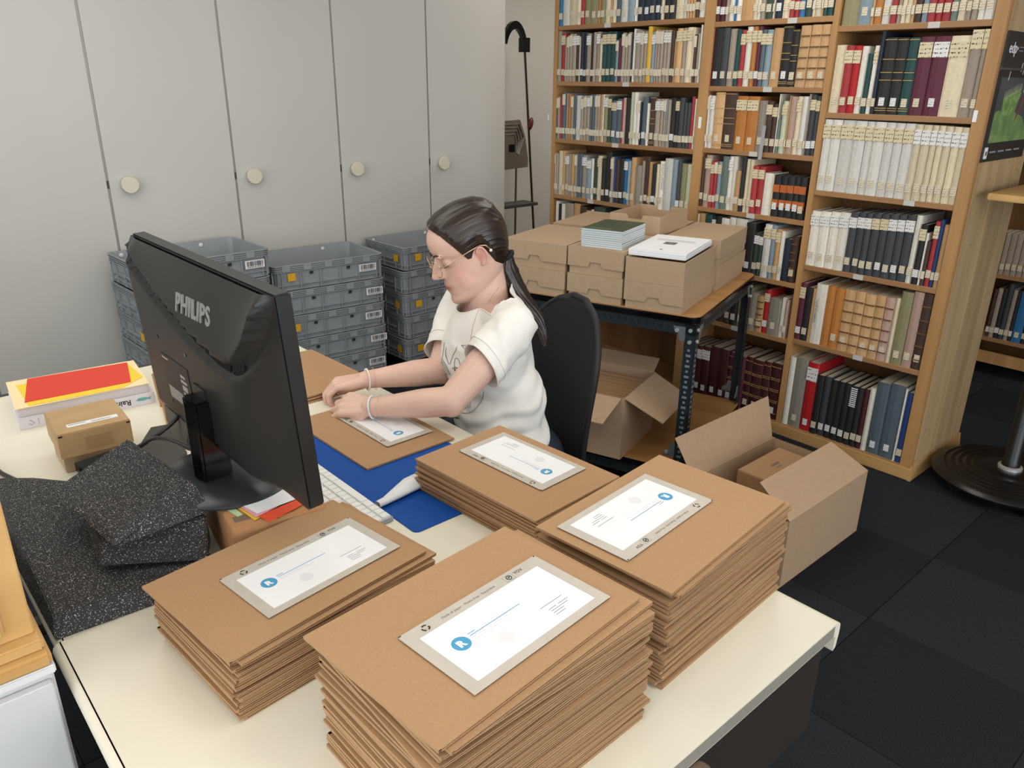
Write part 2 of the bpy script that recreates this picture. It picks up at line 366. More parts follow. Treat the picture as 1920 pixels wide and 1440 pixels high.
# ------------------------------------------------------------ folded step ladder beside the cupboards
lad = thing('step_ladder', 'folded aluminium step ladder with black top rail leaning beside the cupboards', 'ladder', (3.75, 4.25, 0))
for i, (xa, xb, ya, yb) in enumerate(((.245, .135, -.06, .0), (-.13, -.05, -.06, .0))):
    MB().tube([(xa, ya, .02), (xb, yb, 1.80)], .016, 8, flat=.6).build('front_rail', M_alu, lad, smooth=True)
    MB().tube([(xa - .02, ya - .018, .02), (xb - .012, yb - .016, 1.80)], .005, 6).build('rail_highlight_edge', mat('black_rail_trim', '#141414', .3), lad)  # thin black trim along each front rail
for i, (xa, xb) in enumerate(((.17, .11), (-.1, -.04))):
    MB().tube([(xa, .12, .02), (xb, .04, 1.25)], .014, 8, flat=.6).build('rear_rail', M_alu, lad, smooth=True)
b = MB(); n = 10
for k in range(n):
    a0, a1 = PI*.12 + PI*.76*k/n, PI*.12 + PI*.76*(k+1)/n
    q = lambda a, r: (.04 + r*math.cos(a)*.55, -.02, 1.73 + r*math.sin(a))
    b.slab([q(a0, .2), q(a1, .2), q(a1, .15), q(a0, .15)], (0, .03, 0))
b.box(.11, -.03, 1.74, .16, .03, 1.83)
b.build('top_rail', M_gloss, lad, fix=True)
for z, w in ((.40, .3), (.74, .27)): MB().box(-.12, -.1, z-.02, .2, .06, z).build('step', mat('grey_step', '#55534e', .5, metal=.4), lad, bevel=.003)
for (p, r) in (((-.02, -.065, 1.17), .0),):
    b = MB()
    b.slab([(-.2, -.07, 1.30), (.04, -.07, 1.31), (.09, -.07, 1.2), (.12, -.07, 1.05), (.12, -.07, .99), (-.2, -.07, .98)], (0, .01, 0))
    pl = b.build('tread_plate', M_alu, lad, fix=True)
    for k in range(4):
        o_ = .022*k
        MB().tube([(-.2, -.073, 1.28-o_), (.03-o_*.6, -.073, 1.28-o_), (.075-o_, -.073, 1.19-o_*.6), (.03-o_*.4, -.073, 1.08+o_*.2)], .0045, 6).build('groove_rib', M_alu, pl)
    MB().box(-.06, -.075, 1.1, -.01, -.068, 1.15).build('slot', M_gloss, pl)
MB().ball((.125, -.085, 1.28), (.022, .016, .045), 12, 0, Matrix.Rotation(.3, 3, 'Y')).build('red_lever', mat('dark_red_plastic', '#5e1a22', .35), lad, smooth='all')
# ------------------------------------------------------------ pine bookcase
BX, BY0 = 3.2, 1.062
SEC = {3: (1.109, 1.668), 2: (1.694, 2.250), 1: (2.304, 3.240)}
def shz(px, py, x=BX): return Xp(px, py, x).z
SHELF = {1: [shz(1320, 32), shz(1307.5, 155), shz(1295, 280), shz(1153, 381), .665, .365, .058],
         2: [shz(1560, 29), shz(1541.6, 164), shz(1521, 292.7), shz(1503.7, 414), shz(1486, 532), shz(1471, 636), .058],
         3: [shz(1859, 35.6), shz(1823, 221), shz(1791.6, 385), shz(1755.6, 541.7), shz(1723, 696), .058]}
bk = thing('bookcase', 'tall pine bookcase of three bays filled with library books', 'bookcase', (0, 0, 0))
HT = 2.3
for a, b_ in ((1.668, 1.694), (2.250, 2.304), (3.240, 3.266)):
    MB().box(BX, a, .0, 3.46, b_, HT).build('upright', M_pine, bk, bevel=.002)
MB().box(BX, BY0, 0, BX + .03, 1.109, HT).build('front_post', M_pine, bk, bevel=.003)
pw = .52 / 5
for k in range(5):
    MB().box(BX + .0305 + k*pw*.942, BY0 + .0015*(k % 2), 0.055, BX + .0305 + (k+1)*pw*.942 - .0008, 1.109, HT).build('side_plank', M_side, bk, bevel=.0012, seg=1)
MB().box(3.455, 1.109, .0, 3.465, 3.24, HT).build('back_panel', wood('dark_back_panel', '#7a5430', '#64431f', 2), bk)
for s, zs in SHELF.items():
    y0, y1 = SEC[s]
    for z in zs: MB().box(BX + .002, y0, z - .022, 3.455, y1, z).build('shelf', M_pineh, bk, bevel=.0015, seg=1)
    MB().box(BX + .002, y0, zs[0] + .33, 3.455, y1, zs[0] + .352).build('shelf', M_pineh, bk)
MB().box(BX - .012, BY0 - .012, 0, BX, 3.266, .055).build('plinth', M_pinel, bk, bevel=.004)
MB().hexa([(BX - .012, BY0 - .012, 0), (3.73, BY0 - .012, 0), (3.73, BY0, 0), (BX - .012, BY0, 0)], [(BX - .004, BY0 - .004, .062), (3.73, BY0 - .004, .062), (3.73, BY0, .062), (BX - .004, BY0, .062)]).build('side_plinth', M_pinel, bk)
# double-sided: plain rear half closes the case
MB().box(3.466, 1.109, 0, 3.72, 3.266, HT).build('rear_half', M_pine, bk)
for s, px, py in ((1, 1139, 46), (1, 1173, 157), (1, 1153, 275), (1, 1107, 377), (2, 1486, 35), (2, 1439, 166), (2, 1412, 289), (2, 1407, 403), (2, 1378, 613), (3, 1752, 43), (3, 1705, 377), (3, 1609, 518), (3, 1608, 670)):
    P = Xp(px, py, BX); zz = min(SHELF[s], key=lambda q: abs(q - .011 - P.z)) - .011
    MB().box(BX - .0006, P.y - .021, zz - .0105, BX + .0015, P.y + .021, zz + .0105).build('shelf_label', mat('shelf_label_card', '#c6c4bd', .6), bk)
for px, py, w, h in ((1312, 230, .016, .05), (1828, 218, .014, .04), (1028, 220, .006, .035)):
    P = Xp(px, py, BX - .0006); MB().box(BX - .0006, P.y - w/2, P.z - h/2, BX + .001, P.y + w/2, P.z + h/2).build('tape_strip', M_white, bk)
P = Xp(1432, 262, BX - .005)
sl = MB().slab([(BX - .006, P.y + .018, P.z - .085), (BX - .006, P.y - .0, P.z - .085), (BX - .03, P.y - .018, P.z + .06), (BX - .03, P.y - .004, P.z + .06)], (.002, 0, 0)).build('paper_slip', mat('grey_slip', '#a9abb0', .6), fix=True)
tag(sl, 'grey paper slip hanging down from the books over a pine shelf', 'paper slip')
# ------------------------------------------------------------ books
COLS = dict(k=('black', '#222222'), g=('dark grey', '#3d4145'), n=('navy blue', '#1d2739'), s=('slate blue', '#54636d'), b=('blue-grey', '#8497a3'), t=('taupe', '#9c8f80'), w=('off-white', '#e2ded1'), c=('cream', '#d6c9ab'), y=('yellow', '#d6ab3d'), e=('dark teal', '#1d4645'), r=('red', '#a33236'), R=('bright red', '#b3191f'), m=('maroon', '#46161b'), p=('plum', '#5c2438'), o=('orange-brown', '#b87736'), a=('tan', '#bd9565'), l=('light grey', '#d2d0c9'), v=('dusty pink', '#b59789'), d=('dark brown', '#46332a'), i=('olive', '#8d8964'), u=('blue', '#2a6ea0'), q=('grey-green', '#66786f'), f=('pale leather', '#c9a273'), x=('marbled grey', '#8f8a7d'), h=('pale green', '#b9c0a4'), z=('dark green', '#37453a'), j=('dark blue', '#203f78'))
ROWS = []
def row(sec, sh, ox, oy, sc, start, data, top=None, xplane=BX + .006, where=None):
    ROWS.append((sec, sh, ox, oy, sc, start, data, top, xplane, where))
# entries: right edge in crop pixels, colour letter, flags (T cream title, W white title, B gold bands, S ribs, N no call label, O orange bands, Z stripes, P pages visible), optional crop y of the top
row(1, 0, 1020, 0, 4.8, 100, '162u 222l 292c 322c 355r 408i 480i 505o 545i 590c 612a 640c 685s 745l 805bN 830w 885n 945n 990n 1045n 1075c 1125k 1175k 1245c 1280l 1305a 1330a 1355a 1392d 1440l', .235)
row(1, 1, 1020, 0, 4.8, 95, '145x,260 180rT,300 200t,340 222tW,320 245tW,305 275tW 303dW,300 318c,330 345n,290 372n 408tW,300 430k 455t,290 487tW,285 512c,345 548eT,290 585eT,285 630eT 655bW,360 685p,340 712tW,295 735tW,315 762tW,290 785n,300 800w,260 850tW,275 875tW,280 905tW 942y,228 975bW,290 1000tW,265 1025tW,270 1050tW 1085tW 1115tW 1150d,275 1165a,345 1215fT,255 1250tT,250 1300cT,245 1320c 1345dT,310 1370t,300 1385w,222')
row(1, 2, 1020, 0, 4.8, 68, '90s,880 110sW 135tW,870 160r 185sW,835 205t,840 230o,850 255tW,860 280s,850 320l,860 345tW,880 370tW,860 400tW 420sW,850 445s 470tW 490tW 510a 525w 560iW,860 590zT,870 635sT,905 680sW,890 695r 715v,880 755kN 785h,830 815w 845wT,910 860n,915 905s,870 925w,930 980dB,870 1020tW,890 1050tW 1075tW 1090b,900 1115t 1155k,880 1190kT,890 1230g,880 1260g,925 1290g 1320r,870 1335w,890')
row(1, 3, 1020, 260, 4.8, 55, '80s,140 100wW,130 120t 160c,110 180a 215tW,140 235t 260a 285tW 310s 330s 370tW,150 410bW,180 430w 465z,170 500cT,155 535k,180 585k,120 610tW,165 630j 660d,180 700k 735uW,185 760b,200 800a,170 855xN,240 880t,200 920d,160 950a,210 985k,230 1010c 1050w,205 1120lN,180 1170bN,190 1205g,200 1250i,225 1310h,230')
row(1, 4, 1020, 360, 12, 225, '300w,205 350k,270 440w,265 620t,250 760aN,262 900d,330 1010a,420 1060w,400 1300z,350')
row(1, 5, 1110, 580, 8, -700, '-600k,150 -500d -400k -330z -240k -150d -60k 20t,170 110z,180 240t,190 330k,200 470d,210 540k,230 620t,240 700t,245 790k,255 860d,260 1030RN,395 1085v,350 1210k,360')
row(2, 0, 1290, 0, 6.4, 310, '372m 437m 475t 540w 570u 625w 770aN 825c 855w 915t 1000z 1025c 1120n 1205c 1265r 1325r 1390u 1475z 1515c 1590c 1610a 1660e 1735e', .24)
row(2, 1, 1290, 0, 6.4, 235, '262rN,310 362k,300 440g,305 515t,345 580e,360 637rT 705wT,318 765oT,292 815pT,295 875sT,355 945bT 1060a,335 1180kB,305 1265kB,350 1385fS,305 1510fS,295 1620fS,290')
row(2, 2, 1290, 170, 6.4, 160, '215lW,55 270lW,60 380fB,10 525dB,15 650oT,65 785oT,70 885x,120 955dT,125 1015dT,160 1030wN,40 1070q,340 1130hT,125 1150a,60 1230v,70 1290cT 1360l 1385t,40 1450gT,50 1500gT,65')
row(2, 3, 1290, 270, 8, 95, '130cN,180 200d 290vT,165 340rT,260 385rT,255 445bT,265 545q,185 605wW 660wN 735a,400 795k,180 845c,225 900c,235 980rT,330 1070rT,340 1195wN,440 1222cN,470 1320kO,470 1425kO,480 1525kO,485 1610kO,490 1710kO,500')
row(2, 4, 1290, 400, 8, 40, '110c,5 190a,0 290e,20 345kW,40 420k 540w,75 625w,62 790w,82 925k,150 1000zW,290 1060zW,310 1165lT,165 1235bT,180 1310aT,240 1362w,270 1462nN,390 1568dS,350')
row(2, 5, 1280, 520, 8, 380, '470k,500 600d,450 690d,300 780k,200 890iW,150 950iW,160 1060x,240 1160aS,280 1235RT,200 1415x,330 1475w,310 1525v,340')
row(2, 6, 1270, 620, 8, 40, '130k,200 215kW,215 305mW,230 420mW,245 560m,250 690m,290 760mB,330 940p,380 1040mB,400 1200mB,450 1310mB,470 1460mB,500')
row(3, 0, 1540, 0, 5.333, 188, '355iN 478b 510a 585o 668l 735r 780t 828c 880c 912a 985d 1050b 1125r 1190r 1275r 1345q 1425c 1480t 1545t 1615w 1710l', .26)
row(3, 1, 1540, 0, 5.333, 50, '150c,450 232rT,455 305RT 370w,460 425e,535 470wT,455 510n,295 640kB,375 745kB 855eB 990pT,365 1150pW,360 1345cT,355 1460tT,295 1525tT,290')
row(3, 2, 1500, 210, 5.333, 130, '228lT,72 318lT,76 447lT,82 557lT,90 635lT,96 745lT,100 835lT,106 920lT,112 1025lT,116 1098cW,124 1185cW,130 1245cW,134 1315cW,138 1385cW,144 1470cW,150 1560cW,156')
row(3, 3, 1440, 400, 4.8, 305, '408wW,-20 492wW,-15 572wW,-10 660wW,-6 728gW,-5 800gW 855gW,0 925gT,4 1000gT,8 1075gW,10 1140gW,14 1222gW,18 1275w,20 1335kT,105 1357w,180 1390d,250 1440rT,75 1470j,60 1530a,105')
row(3, 4, 1440, 400, 4.8, 200, '275pT,630 335k,670 357aN,680 455wN,640 525oN,660 605o,680 700fS,690 785fSN,705 880fS,730 960fS,740 1045vS,760 1085cN,765 1185i,710 1270v,705 1365dS,725')
row(3, 5, 1440, 600, 4.8, 95, '165wN,335 270x,350 365RW,390 425k,500 485g,515 545k,545 605k,560 660k,575 720kZ,600 770k,615 815m,630 865wN,620 975s,570 1110s,590 1128wN,625 1185j,660')
# far aisle
RX = 4.85
RSH = [Xp(1890, 285, RX).z, Xp(1890, 517, RX).z, Xp(1890, 640, RX).z]
row('rear', 1, 1760, 400, 4.5, 440, '490t,160 540t,165 590t,170 640t,175 690t,180 740t,190 790t,195', None, RX + .006)
row('rear', 2, 1760, 400, 4.5, 380, '410d,640 450t,635 490k,640 530g,600 570t,650 600k,655 680u,665 720k,670 760t,680', None, RX + .006)
row('rear', 0, 1760, 100, 4.5, 570, '620k,700 680s,690 740g,690', None, RX + .006)
def y_at(px, z, X):                     # Y on the row plane whose image column is px
    lo, hi = 0.2, 3.6
    for _ in range(40):
        mid = (lo + hi) / 2
        if proj((X, mid, z))[0] > px: lo = mid
        else: hi = mid
    return lo
def h_at(py, X, Y, z):
    lo, hi = 0.02, 0.5
    for _ in range(30):
        mid = (lo + hi) / 2
        if proj((X, Y, z + mid))[1] > py: lo = mid
        else: hi = mid
    return lo
import re
BOOKS = []
rb = random.Random(11)
for ri, (sec, sh, ox, oy, sc, start, data, top, X, where) in enumerate(ROWS):
    z = (RSH[sh] if sec == 'rear' else SHELF[sec][sh])
    lim = (.4, 2.3) if sec == 'rear' else SEC[sec]
    yl = min(y_at(ox + start/sc, z, X), lim[1] - .0005); ytop = None; hh = None
    nxt = 9 if sec == 'rear' else (SHELF[sec][sh-1] - .022 if sh else z + .33)
    for it in data.split():
        mm = re.match(r'(-?\d+)([a-zA-Z])([A-Z]*)(?:,(-?\d+))?$', it)
        xr, c, fl_, yt = int(mm[1]), mm[2], mm[3], mm[4]
        yr = max(y_at(ox + xr/sc, z, X), lim[0] + .0005)
        if yt is not None: ytop = int(yt)
        t = yl - yr
        if t < .002: continue
        if top: hh = top * rb.uniform(.93, 1.04)
        else: hh = h_at(oy + ytop/sc, X, (yl + yr)/2, z)
        hh = max(.10, min(hh, nxt - z - .004))
        if fl_ in ('', 'T', 'W'): pass
        BOOKS.append(dict(row=ri, sec=sec, sh=sh, y0=yr + .0004, y1=yl - .0004, z=z, h=hh, c=c, fl=fl_, X=X + rb.uniform(0, .006), D=min(.24, max(.13, hh*rb.uniform(.66, .8)))))
        yl = yr
for b in BOOKS:
    d = math.hypot(b['X'], (b['y0'] + b['y1'])/2); b['area'] = (b['y1'] - b['y0']) * b['h'] / d**2
    if b['sec'] == 1 and b['sh'] >= 4 and b['c'] != 'R': b['area'] *= .3
keep = set(id(b) for b in sorted(BOOKS, key=lambda b: -b['area'])[:296])
M_cloth = mat('book_cloth', '#888888', .62, var=.10, vs=60, bump=.15, bs=900, objcol=True)
M_clothS = mat('book_cloth_many', '#888888', .65, var=.08, vs=60, attr='Col')
M_pages = mat('page_block', '#cfc4ac', .85, var=.1, vs=300, stretch=(.02, 1, .02))
M_gold = mat('gold_tooling', '#c8a866', .4, metal=.3)
def labelmat(name, base, ink):
    m = mat(name, base, .7); nt = m.node_tree; N = nt.nodes; Lk = nt.links
    tc = N.new('ShaderNodeTexCoord'); sp = N.new('ShaderNodeSeparateXYZ'); Lk.new(tc.outputs['Generated'], sp.inputs['Vector'])
    wv = N.new('ShaderNodeMath'); wv.operation = 'PINGPONG'; wv.inputs[1].default_value = .14; Lk.new(sp.outputs['Z'], wv.inputs[0])
    g = N.new('ShaderNodeMath'); g.operation = 'LESS_THAN'; g.inputs[1].default_value = .05; Lk.new(wv.outputs[0], g.inputs[0])
    no = N.new('ShaderNodeTexNoise'); no.inputs['Scale'].default_value = 9; Lk.new(tc.outputs['Generated'], no.inputs['Vector'])
    n2 = N.new('ShaderNodeMath'); n2.operation = 'GREATER_THAN'; n2.inputs[1].default_value = .54; Lk.new(no.outputs['Fac'], n2.inputs[0])
    ml = N.new('ShaderNodeMath'); ml.operation = 'MULTIPLY'; Lk.new(g.outputs[0], ml.inputs[0]); Lk.new(n2.outputs[0], ml.inputs[1])
    mx = N.new('ShaderNodeMix'); mx.data_type = 'RGBA'; mx.inputs['A'].default_value = lin(base); mx.inputs['B'].default_value = lin(ink)
    Lk.new(ml.outputs[0], mx.inputs['Factor']); Lk.new(mx.outputs['Result'], nt.nodes['Principled BSDF'].inputs['Base Color']); return m
M_call = labelmat('call_label_cream', '#dacfb4', '#5a5348'); M_callw = labelmat('call_label_white', '#e6e6e4', '#555555')
M_ttl = labelmat('title_label_cream', '#d9cba8', '#3a352c'); M_ttw = labelmat('title_label_white', '#e4e3df', '#3a3a3a')
M_clear = mat('band_orange', '#b5602d', .55)
SHN = ['lowest', 'second', 'third', 'fourth', 'fifth', 'sixth', 'seventh', 'eighth']
BAYN = {1: 'wide bay', 2: 'middle bay', 3: 'end bay', 'rear': 'far bookcase'}
def cover_geo(mb, t, h, D, rnd=True, mi=0):
    c = min(.0025, t*.16); q = .004 if t > .012 and rnd else .0006
    out = [(D, -t/2), (.004, -t/2), (-q*.35, -t*.36), (-q, 0), (-q*.35, t*.36), (.004, t/2), (D, t/2)]
    inn = [(D, t/2 - c), (.005, t/2 - c), (.005, -t/2 + c), (D, -t/2 + c)]
    P = out + inn
    # bottom/top faces as strips of the C profile
    n = len(P); b = [(x, y, 0) for x, y in P]; tp = [(x, y, h) for x, y in P]
    fs = [(i, (i + 1) % n, n + (i + 1) % n, n + i) for i in range(n)]
    for base, flip in ((0, True), (n, False)):
        qs = [(0, 1, 9, 10), (1, 2, 9), (2, 3, 9), (3, 8, 9), (3, 4, 8), (4, 5, 8), (5, 6, 7, 8)]
        for f in qs: fs.append(tuple(base + i for i in (f[::-1] if flip else f)))
    mb.add(b + tp, fs, mi)
    return q
def bx(name, x0, y0, z0, x1, y1, z1, mt, parent):
    return MB().box(x0, y0, z0, x1, y1, z1).build(name, mt, parent)
stuff = MB(); scol = []
byrow = {}
for b in BOOKS: byrow.setdefault(b['row'], []).append(b)
for ri, L in byrow.items():
    nsh = len(SHELF.get(L[0]['sec'], RSH)); nm = SHN[nsh - 1 - L[0]['sh']]; bay = BAYN[L[0]['sec']]
    for k, b in enumerate(L):
        t, h, D, fl_ = b['y1'] - b['y0'], b['h'], b['D'], b['fl']; yc = (b['y0'] + b['y1'])/2; cn, ch = COLS[b['c']]
        if id(b) not in keep:
            c0 = len(stuff.f); g = MB(); cover_geo(g, t, h, D)
            g.v = [(x + b['X'], y + yc, z + b['z']) for x, y, z in g.v]; stuff.add(g.v, g.f)
            scol += [lin(ch)] * (len(stuff.f) - c0); c0 = len(stuff.f)
            lw = min(t*.46, .009)
            if 'N' not in fl_: stuff.box(b['X'] - .0052, yc - lw, b['z'] + .028, b['X'] - .002, yc + lw, b['z'] + .058)
            if 'W' in fl_ or 'T' in fl_: stuff.box(b['X'] - .0052, yc - t*.47, b['z'] + h*.74, b['X'] - .002, yc + t*.47, b['z'] + h*.97)
            scol += [lin('#d8cfb9')] * (len(stuff.f) - c0)
            continue
        wd_ = 'thin' if t < .014 else ('thick' if t > .034 else 'slim' if t < .02 else 'medium')
        nb = [COLS[L[j]['c']][0] for j in (k - 1, k + 1) if 0 <= j < len(L)]
        kindw = 'volume with orange bands' if 'O' in fl_ else 'volume with gold bands' if 'B' in fl_ else 'ribbed leather volume' if 'S' in fl_ else 'book with striped spine' if 'Z' in fl_ else 'book with white title label' if 'W' in fl_ else 'book with cream title label' if 'T' in fl_ else 'book'
        btw = ('between %s and %s' % (nb[0], nb[1]) if nb[0] != nb[1] else 'among %s ones' % nb[0]) if len(nb) == 2 else ('at shelf end beside %s' % nb[0])
        lab = '%s %s %s %s, %s shelf, %s' % (wd_, cn, kindw, btw, nm, bay)
        if len(lab.split()) > 16: lab = '%s %s %s, %s shelf, %s' % (cn, kindw, btw, nm, bay)
        if len(lab.split()) > 16: lab = '%s %s, %s shelf, %s' % (cn, kindw, nm, bay)
        g = MB(); q = cover_geo(g, t, h, D, b['c'] != 'w' or t > .02)
        o = g.build('book', M_cloth, None, loc=(b['X'], yc, b['z'])); cc = lin(ch); f_ = rb.uniform(.88, 1.1); o.color = (cc[0]*f_, cc[1]*f_, cc[2]*f_, 1)
        tag(o, lab, 'book', 'books on the %s shelf of the %s' % (nm, bay))
        c = min(.0025, t*.16)
        bx('page_block', .006, -t/2 + c, .003, D - .003, t/2 - c, h - .0035, M_pages, o)
        if 'N' not in fl_:
            lw = min(t*.44, .0105); big = b['c'] in 'kgnmpRs' and rb.random() < .6
            z0 = .03 + rb.uniform(-.003, .004)
            bx('call_number_label', -q - .0007, -lw, z0, .0012, lw, z0 + .03, M_callw if big else M_call, o)
        if 'T' in fl_ or 'W' in fl_:
            zz0, zz1 = (.76, .95) if b['sec'] == 1 else (.74, .93)
            if b['c'] in 'g': zz0, zz1 = .75, .92
            if b['c'] == 't' and b['sec'] == 3: zz0, zz1 = .78, 1.0
            bx('title_label', -q - .0007, -t*.47, h*zz0, .001, t*.47, h*zz1, M_ttw if 'W' in fl_ else M_ttl, o)
        if 'B' in fl_:
            for zz in (.05, .08, .45, .55, .72, .97) if b['c'] != 'm' else (.1, .3, .33, .5, .53, .7, .73, .93): bx('gold_band', -q - .0007, -t*.44, h*zz, .001, t*.44, h*zz + .0022, M_gold, o)
        if 'S' in fl_:
            for zz in (.12, .3, .47, .64, .82): bx('spine_rib', -q - .0028, -t*.42, h*zz, .001, t*.42, h*zz + .005, M_gold if b['c'] == 'zz' else mat('rib_leather', '#6d4a2c', .6), o)
        if 'O' in fl_:
            for za, zb in ((.24, .42), (.60, .78)): bx('orange_band', -q - .0006, -t*.47, h*za, .001, t*.47, h*zb, M_clear, o)
        if 'Z' in fl_:
            for i in range(10): bx('white_stripe', -q - .0007, -t*.44, h*(.66 + i*.033), .001, t*.44, h*(.66 + i*.033) + .004, M_white, o)
ORD = 'first second third fourth fifth sixth seventh eighth ninth tenth eleventh twelfth'.split()
same = {}
for o in [o for o in COL.objects if o.name.split('.')[0] == 'book' and o.parent is None]: same.setdefault(o['label'], []).append(o)
for lb, os_ in same.items():
    if len(os_) > 1:
        core = re.sub(r' (between|among|at shelf end beside) .*?,', ',', lb)
        for k, o in enumerate(sorted(os_, key=lambda o: -o.location.y)):
            nl = '%s from the ladder side, %s' % (ORD[k], core)
            o['label'] = nl if len(nl.split()) <= 16 else lb
sm = stuff.mesh('books_on_shelves'); sm.materials.append(M_clothS)
ca = sm.color_attributes.new('Col', 'FLOAT_COLOR', 'CORNER'); buf = []
for p, c in zip(sm.polygons, scol): buf += list(c) * p.loop_total
ca.data.foreach_set('color', buf)
so = bpy.data.objects.new('shelved_books', sm); COL.objects.link(so); tag(so, 'thin library pamphlets packed between the books of the pine bookcase', 'books', None, 'stuff')
# the printed spine that can be read
yb = Xp(1243, 335, BX - .002)
text('AMS/SCHONS', .021, M_inkg, bk, (BX - .004, yb.y - .006, yb.z - .055), (0, 0, 1), (0, 1, 0), 'spine_lettering', ex=.0002)
yb = Xp(1528, 590, BX - .002)
text('I GIVER DE ABERENZ', .0115, M_ink, bk, (BX - .004, yb.y + .003, yb.z + .07), (0, 0, -1), (0, -1, 0), 'spine_lettering', ex=.0002)
# ------------------------------------------------------------ bookcase in the aisle behind
rk = thing('bookcase', 'dark bookcase in the aisle behind the end panel, grey series inside', 'bookcase', (RX, 0, 0))
for y in (.38, 2.3): MB().box(0, y - .025, 0, .28, y, 2.3).build('upright', M_pine, rk)
for z in RSH + [RSH[0] + .34]: MB().box(.0, .38, z - .022, .275, 2.275, z).build('shelf', M_pineh, rk)
MB().box(.275, .355, 0, .29, 2.3, 2.3).build('back_panel', MATS['dark_back_panel'], rk)
MB().box(0, .38, RSH[2] - .15, .02, 2.275, RSH[2] - .085).build('base_rail', M_pine, rk)
# ------------------------------------------------------------ poster on the end panel
po = thing('poster', 'dark framed photo poster with green spiny creature on the bookcase end panel', 'poster', (0, BY0 - .002, 0))
x0, x1, z0, z1, zh = 3.222, 3.668, 1.295, 1.735, 1.615
MB().box(x0, -.002, z0, x1, .002, zh - .004).build('sheet', mat('poster_black', '#242424', .3), po)
MB().box(x0, -.004, zh, x1, .002, z1).build('header_board', mat('poster_header', '#2b2a29', .35), po)
MB().box(x0 - .002, -.006, zh - .006, x1, -.0, zh + .002).build('clip_rail', mat('clip_rail', '#4a4a4a', .3), po)
ph = MB().box(x0 + .03, -.0035, z0 + .065, x1 - .025, -.002, zh - .03).build('picture', mat('picture_slate', '#4d5358', .4, col2='#3c4145', vs=5), po)
gp = [(x0+.03, z0+.067), (x1-.03, z0+.067), (x1-.05, z0+.10), (x1-.11, z0+.15), (x0+.21, z0+.175), (x0+.13, z0+.165), (x0+.06, z0+.18), (x0+.03, z0+.17)]
MB().hexa([(x, -.0042, z) for x, z in gp], [(x, -.0035, z) for x, z in gp]).build('green_ground', mat('picture_green', '#5d7f4c', .6, col2='#7f9a5e', vs=20), po, fix=True)
cr = [(x0+.085, z0+.16), (x0+.22, z0+.16), (x0+.26, z0+.24), (x0+.2, z0+.25), (x0+.09, z0+.215)]
cm = MB().hexa([(x, -.0048, z) for x, z in cr], [(x, -.004, z) for x, z in cr]).build('spiny_creature', mat('creature_green', '#8fae62', .6, col2='#5f7d42', vs=40), po, fix=True)
sp = MB()
for k in range(16):
    xx = x0 + .09 + .0105*k; zb = z0 + .215 + .002*k; sp.slab([(xx - .0015, -.005, zb), (xx + .0015, -.005, zb), (xx + .004*math.sin(k), -.005, zb + .028)], (0, .0004, 0))
sp.build('spines', mat('spine_pale', '#c6d2a4', .6), cm, fix=True)
MB().slab([(x0+.24, -.005, z0+.13), (x0+.27, -.005, z0+.16), (x0+.31, -.005, z0+.23), (x0+.28, -.005, z0+.22)], (0, .0006, 0)).build('brown_leaf', mat('leaf_brown', '#7a4a34', .6), po, fix=True)
for sx_, sz_ in ((.09, .30), (.2, .33), (.225, .32), (.28, .26), (.3, .245)): MB().slab([(x0+sx_, -.005, z0+sz_-.02), (x0+sx_+.003, -.005, z0+sz_-.02), (x0+sx_+.008, -.005, z0+sz_+.01), (x0+sx_+.005, -.005, z0+sz_+.01)], (0, .0006, 0)).build('light_streak', M_white, po, fix=True)
text('edp', .052, M_white, po, (x0 + .035, -.0045, 1.665), (1, 0, 0), (0, 0, 1), 'logo_lettering', bold=.0006)
MB().slab([(x0+.117, -.005, 1.676), (x0+.126, -.005, 1.681), (x0+.117, -.005, 1.686)], (0, .0006, 0)).build('logo_arrow', M_white, po, fix=True)
for z in (1.684, 1.672): MB().box(x0 + .135, -.005, z, x0 + .175, -.0043, z + .003).build('small_print', M_inkg, po)
MB().box(x0 + .018, -.0046, z0 + .012, x0 + .042, -.002, z0 + .052).build('white_tag', M_white, po)
MB().box(x0 + .024, -.0052, z0 + .024, x0 + .034, -.0045, z0 + .038).build('tag_symbol', M_ink, po)
for k in range(4): MB().box(x0 + .07 + .085*k, -.003, z0 + .03, x0 + .13 + .085*k, -.0021, z0 + .036).build('small_print', M_inkg, po)
# ------------------------------------------------------------ slotted-angle packing table
TZ, LZ = .76, .135
TA = math.radians(18.2)
TC = Zp(1312, 597, TZ); TC = Vector((TC.x, TC.y, 0))
TM = Matrix.Translation(TC) @ Matrix.Rotation(TA, 4, 'Z')        # local x = depth towards the bookcase, local y = along the front edge
tbl = thing('packing_table', 'black slotted-steel table with plywood top carrying brown archive boxes', 'table', TC, TA)
TW, TD = .86, .84
def rr_slab(mb, x0, y0, x1, y1, r, z0, z1, mi=0):
    P = [(px_ + (x0 + x1)/2, py_ + (y0 + y1)/2) for px_, py_ in rrect(x1 - x0, y1 - y0, r, 4)]
    mb.hexa([(x, y, z0) for x, y in P], [(x, y, z1) for x, y in P], mi)
for nm, z in (('table_top', TZ), ('lower_shelf', LZ)):
    b = MB(); rr_slab(b, 0, 0, TD, TW, .045, z - .028, z - .004); t_ = b.build(nm + '_frame', M_gloss, tbl, bevel=.003)
    b = MB(); rr_slab(b, .004, .004, TD - .004, TW - .004, .042, z - .012, z); b.build(nm, M_ply, tbl)
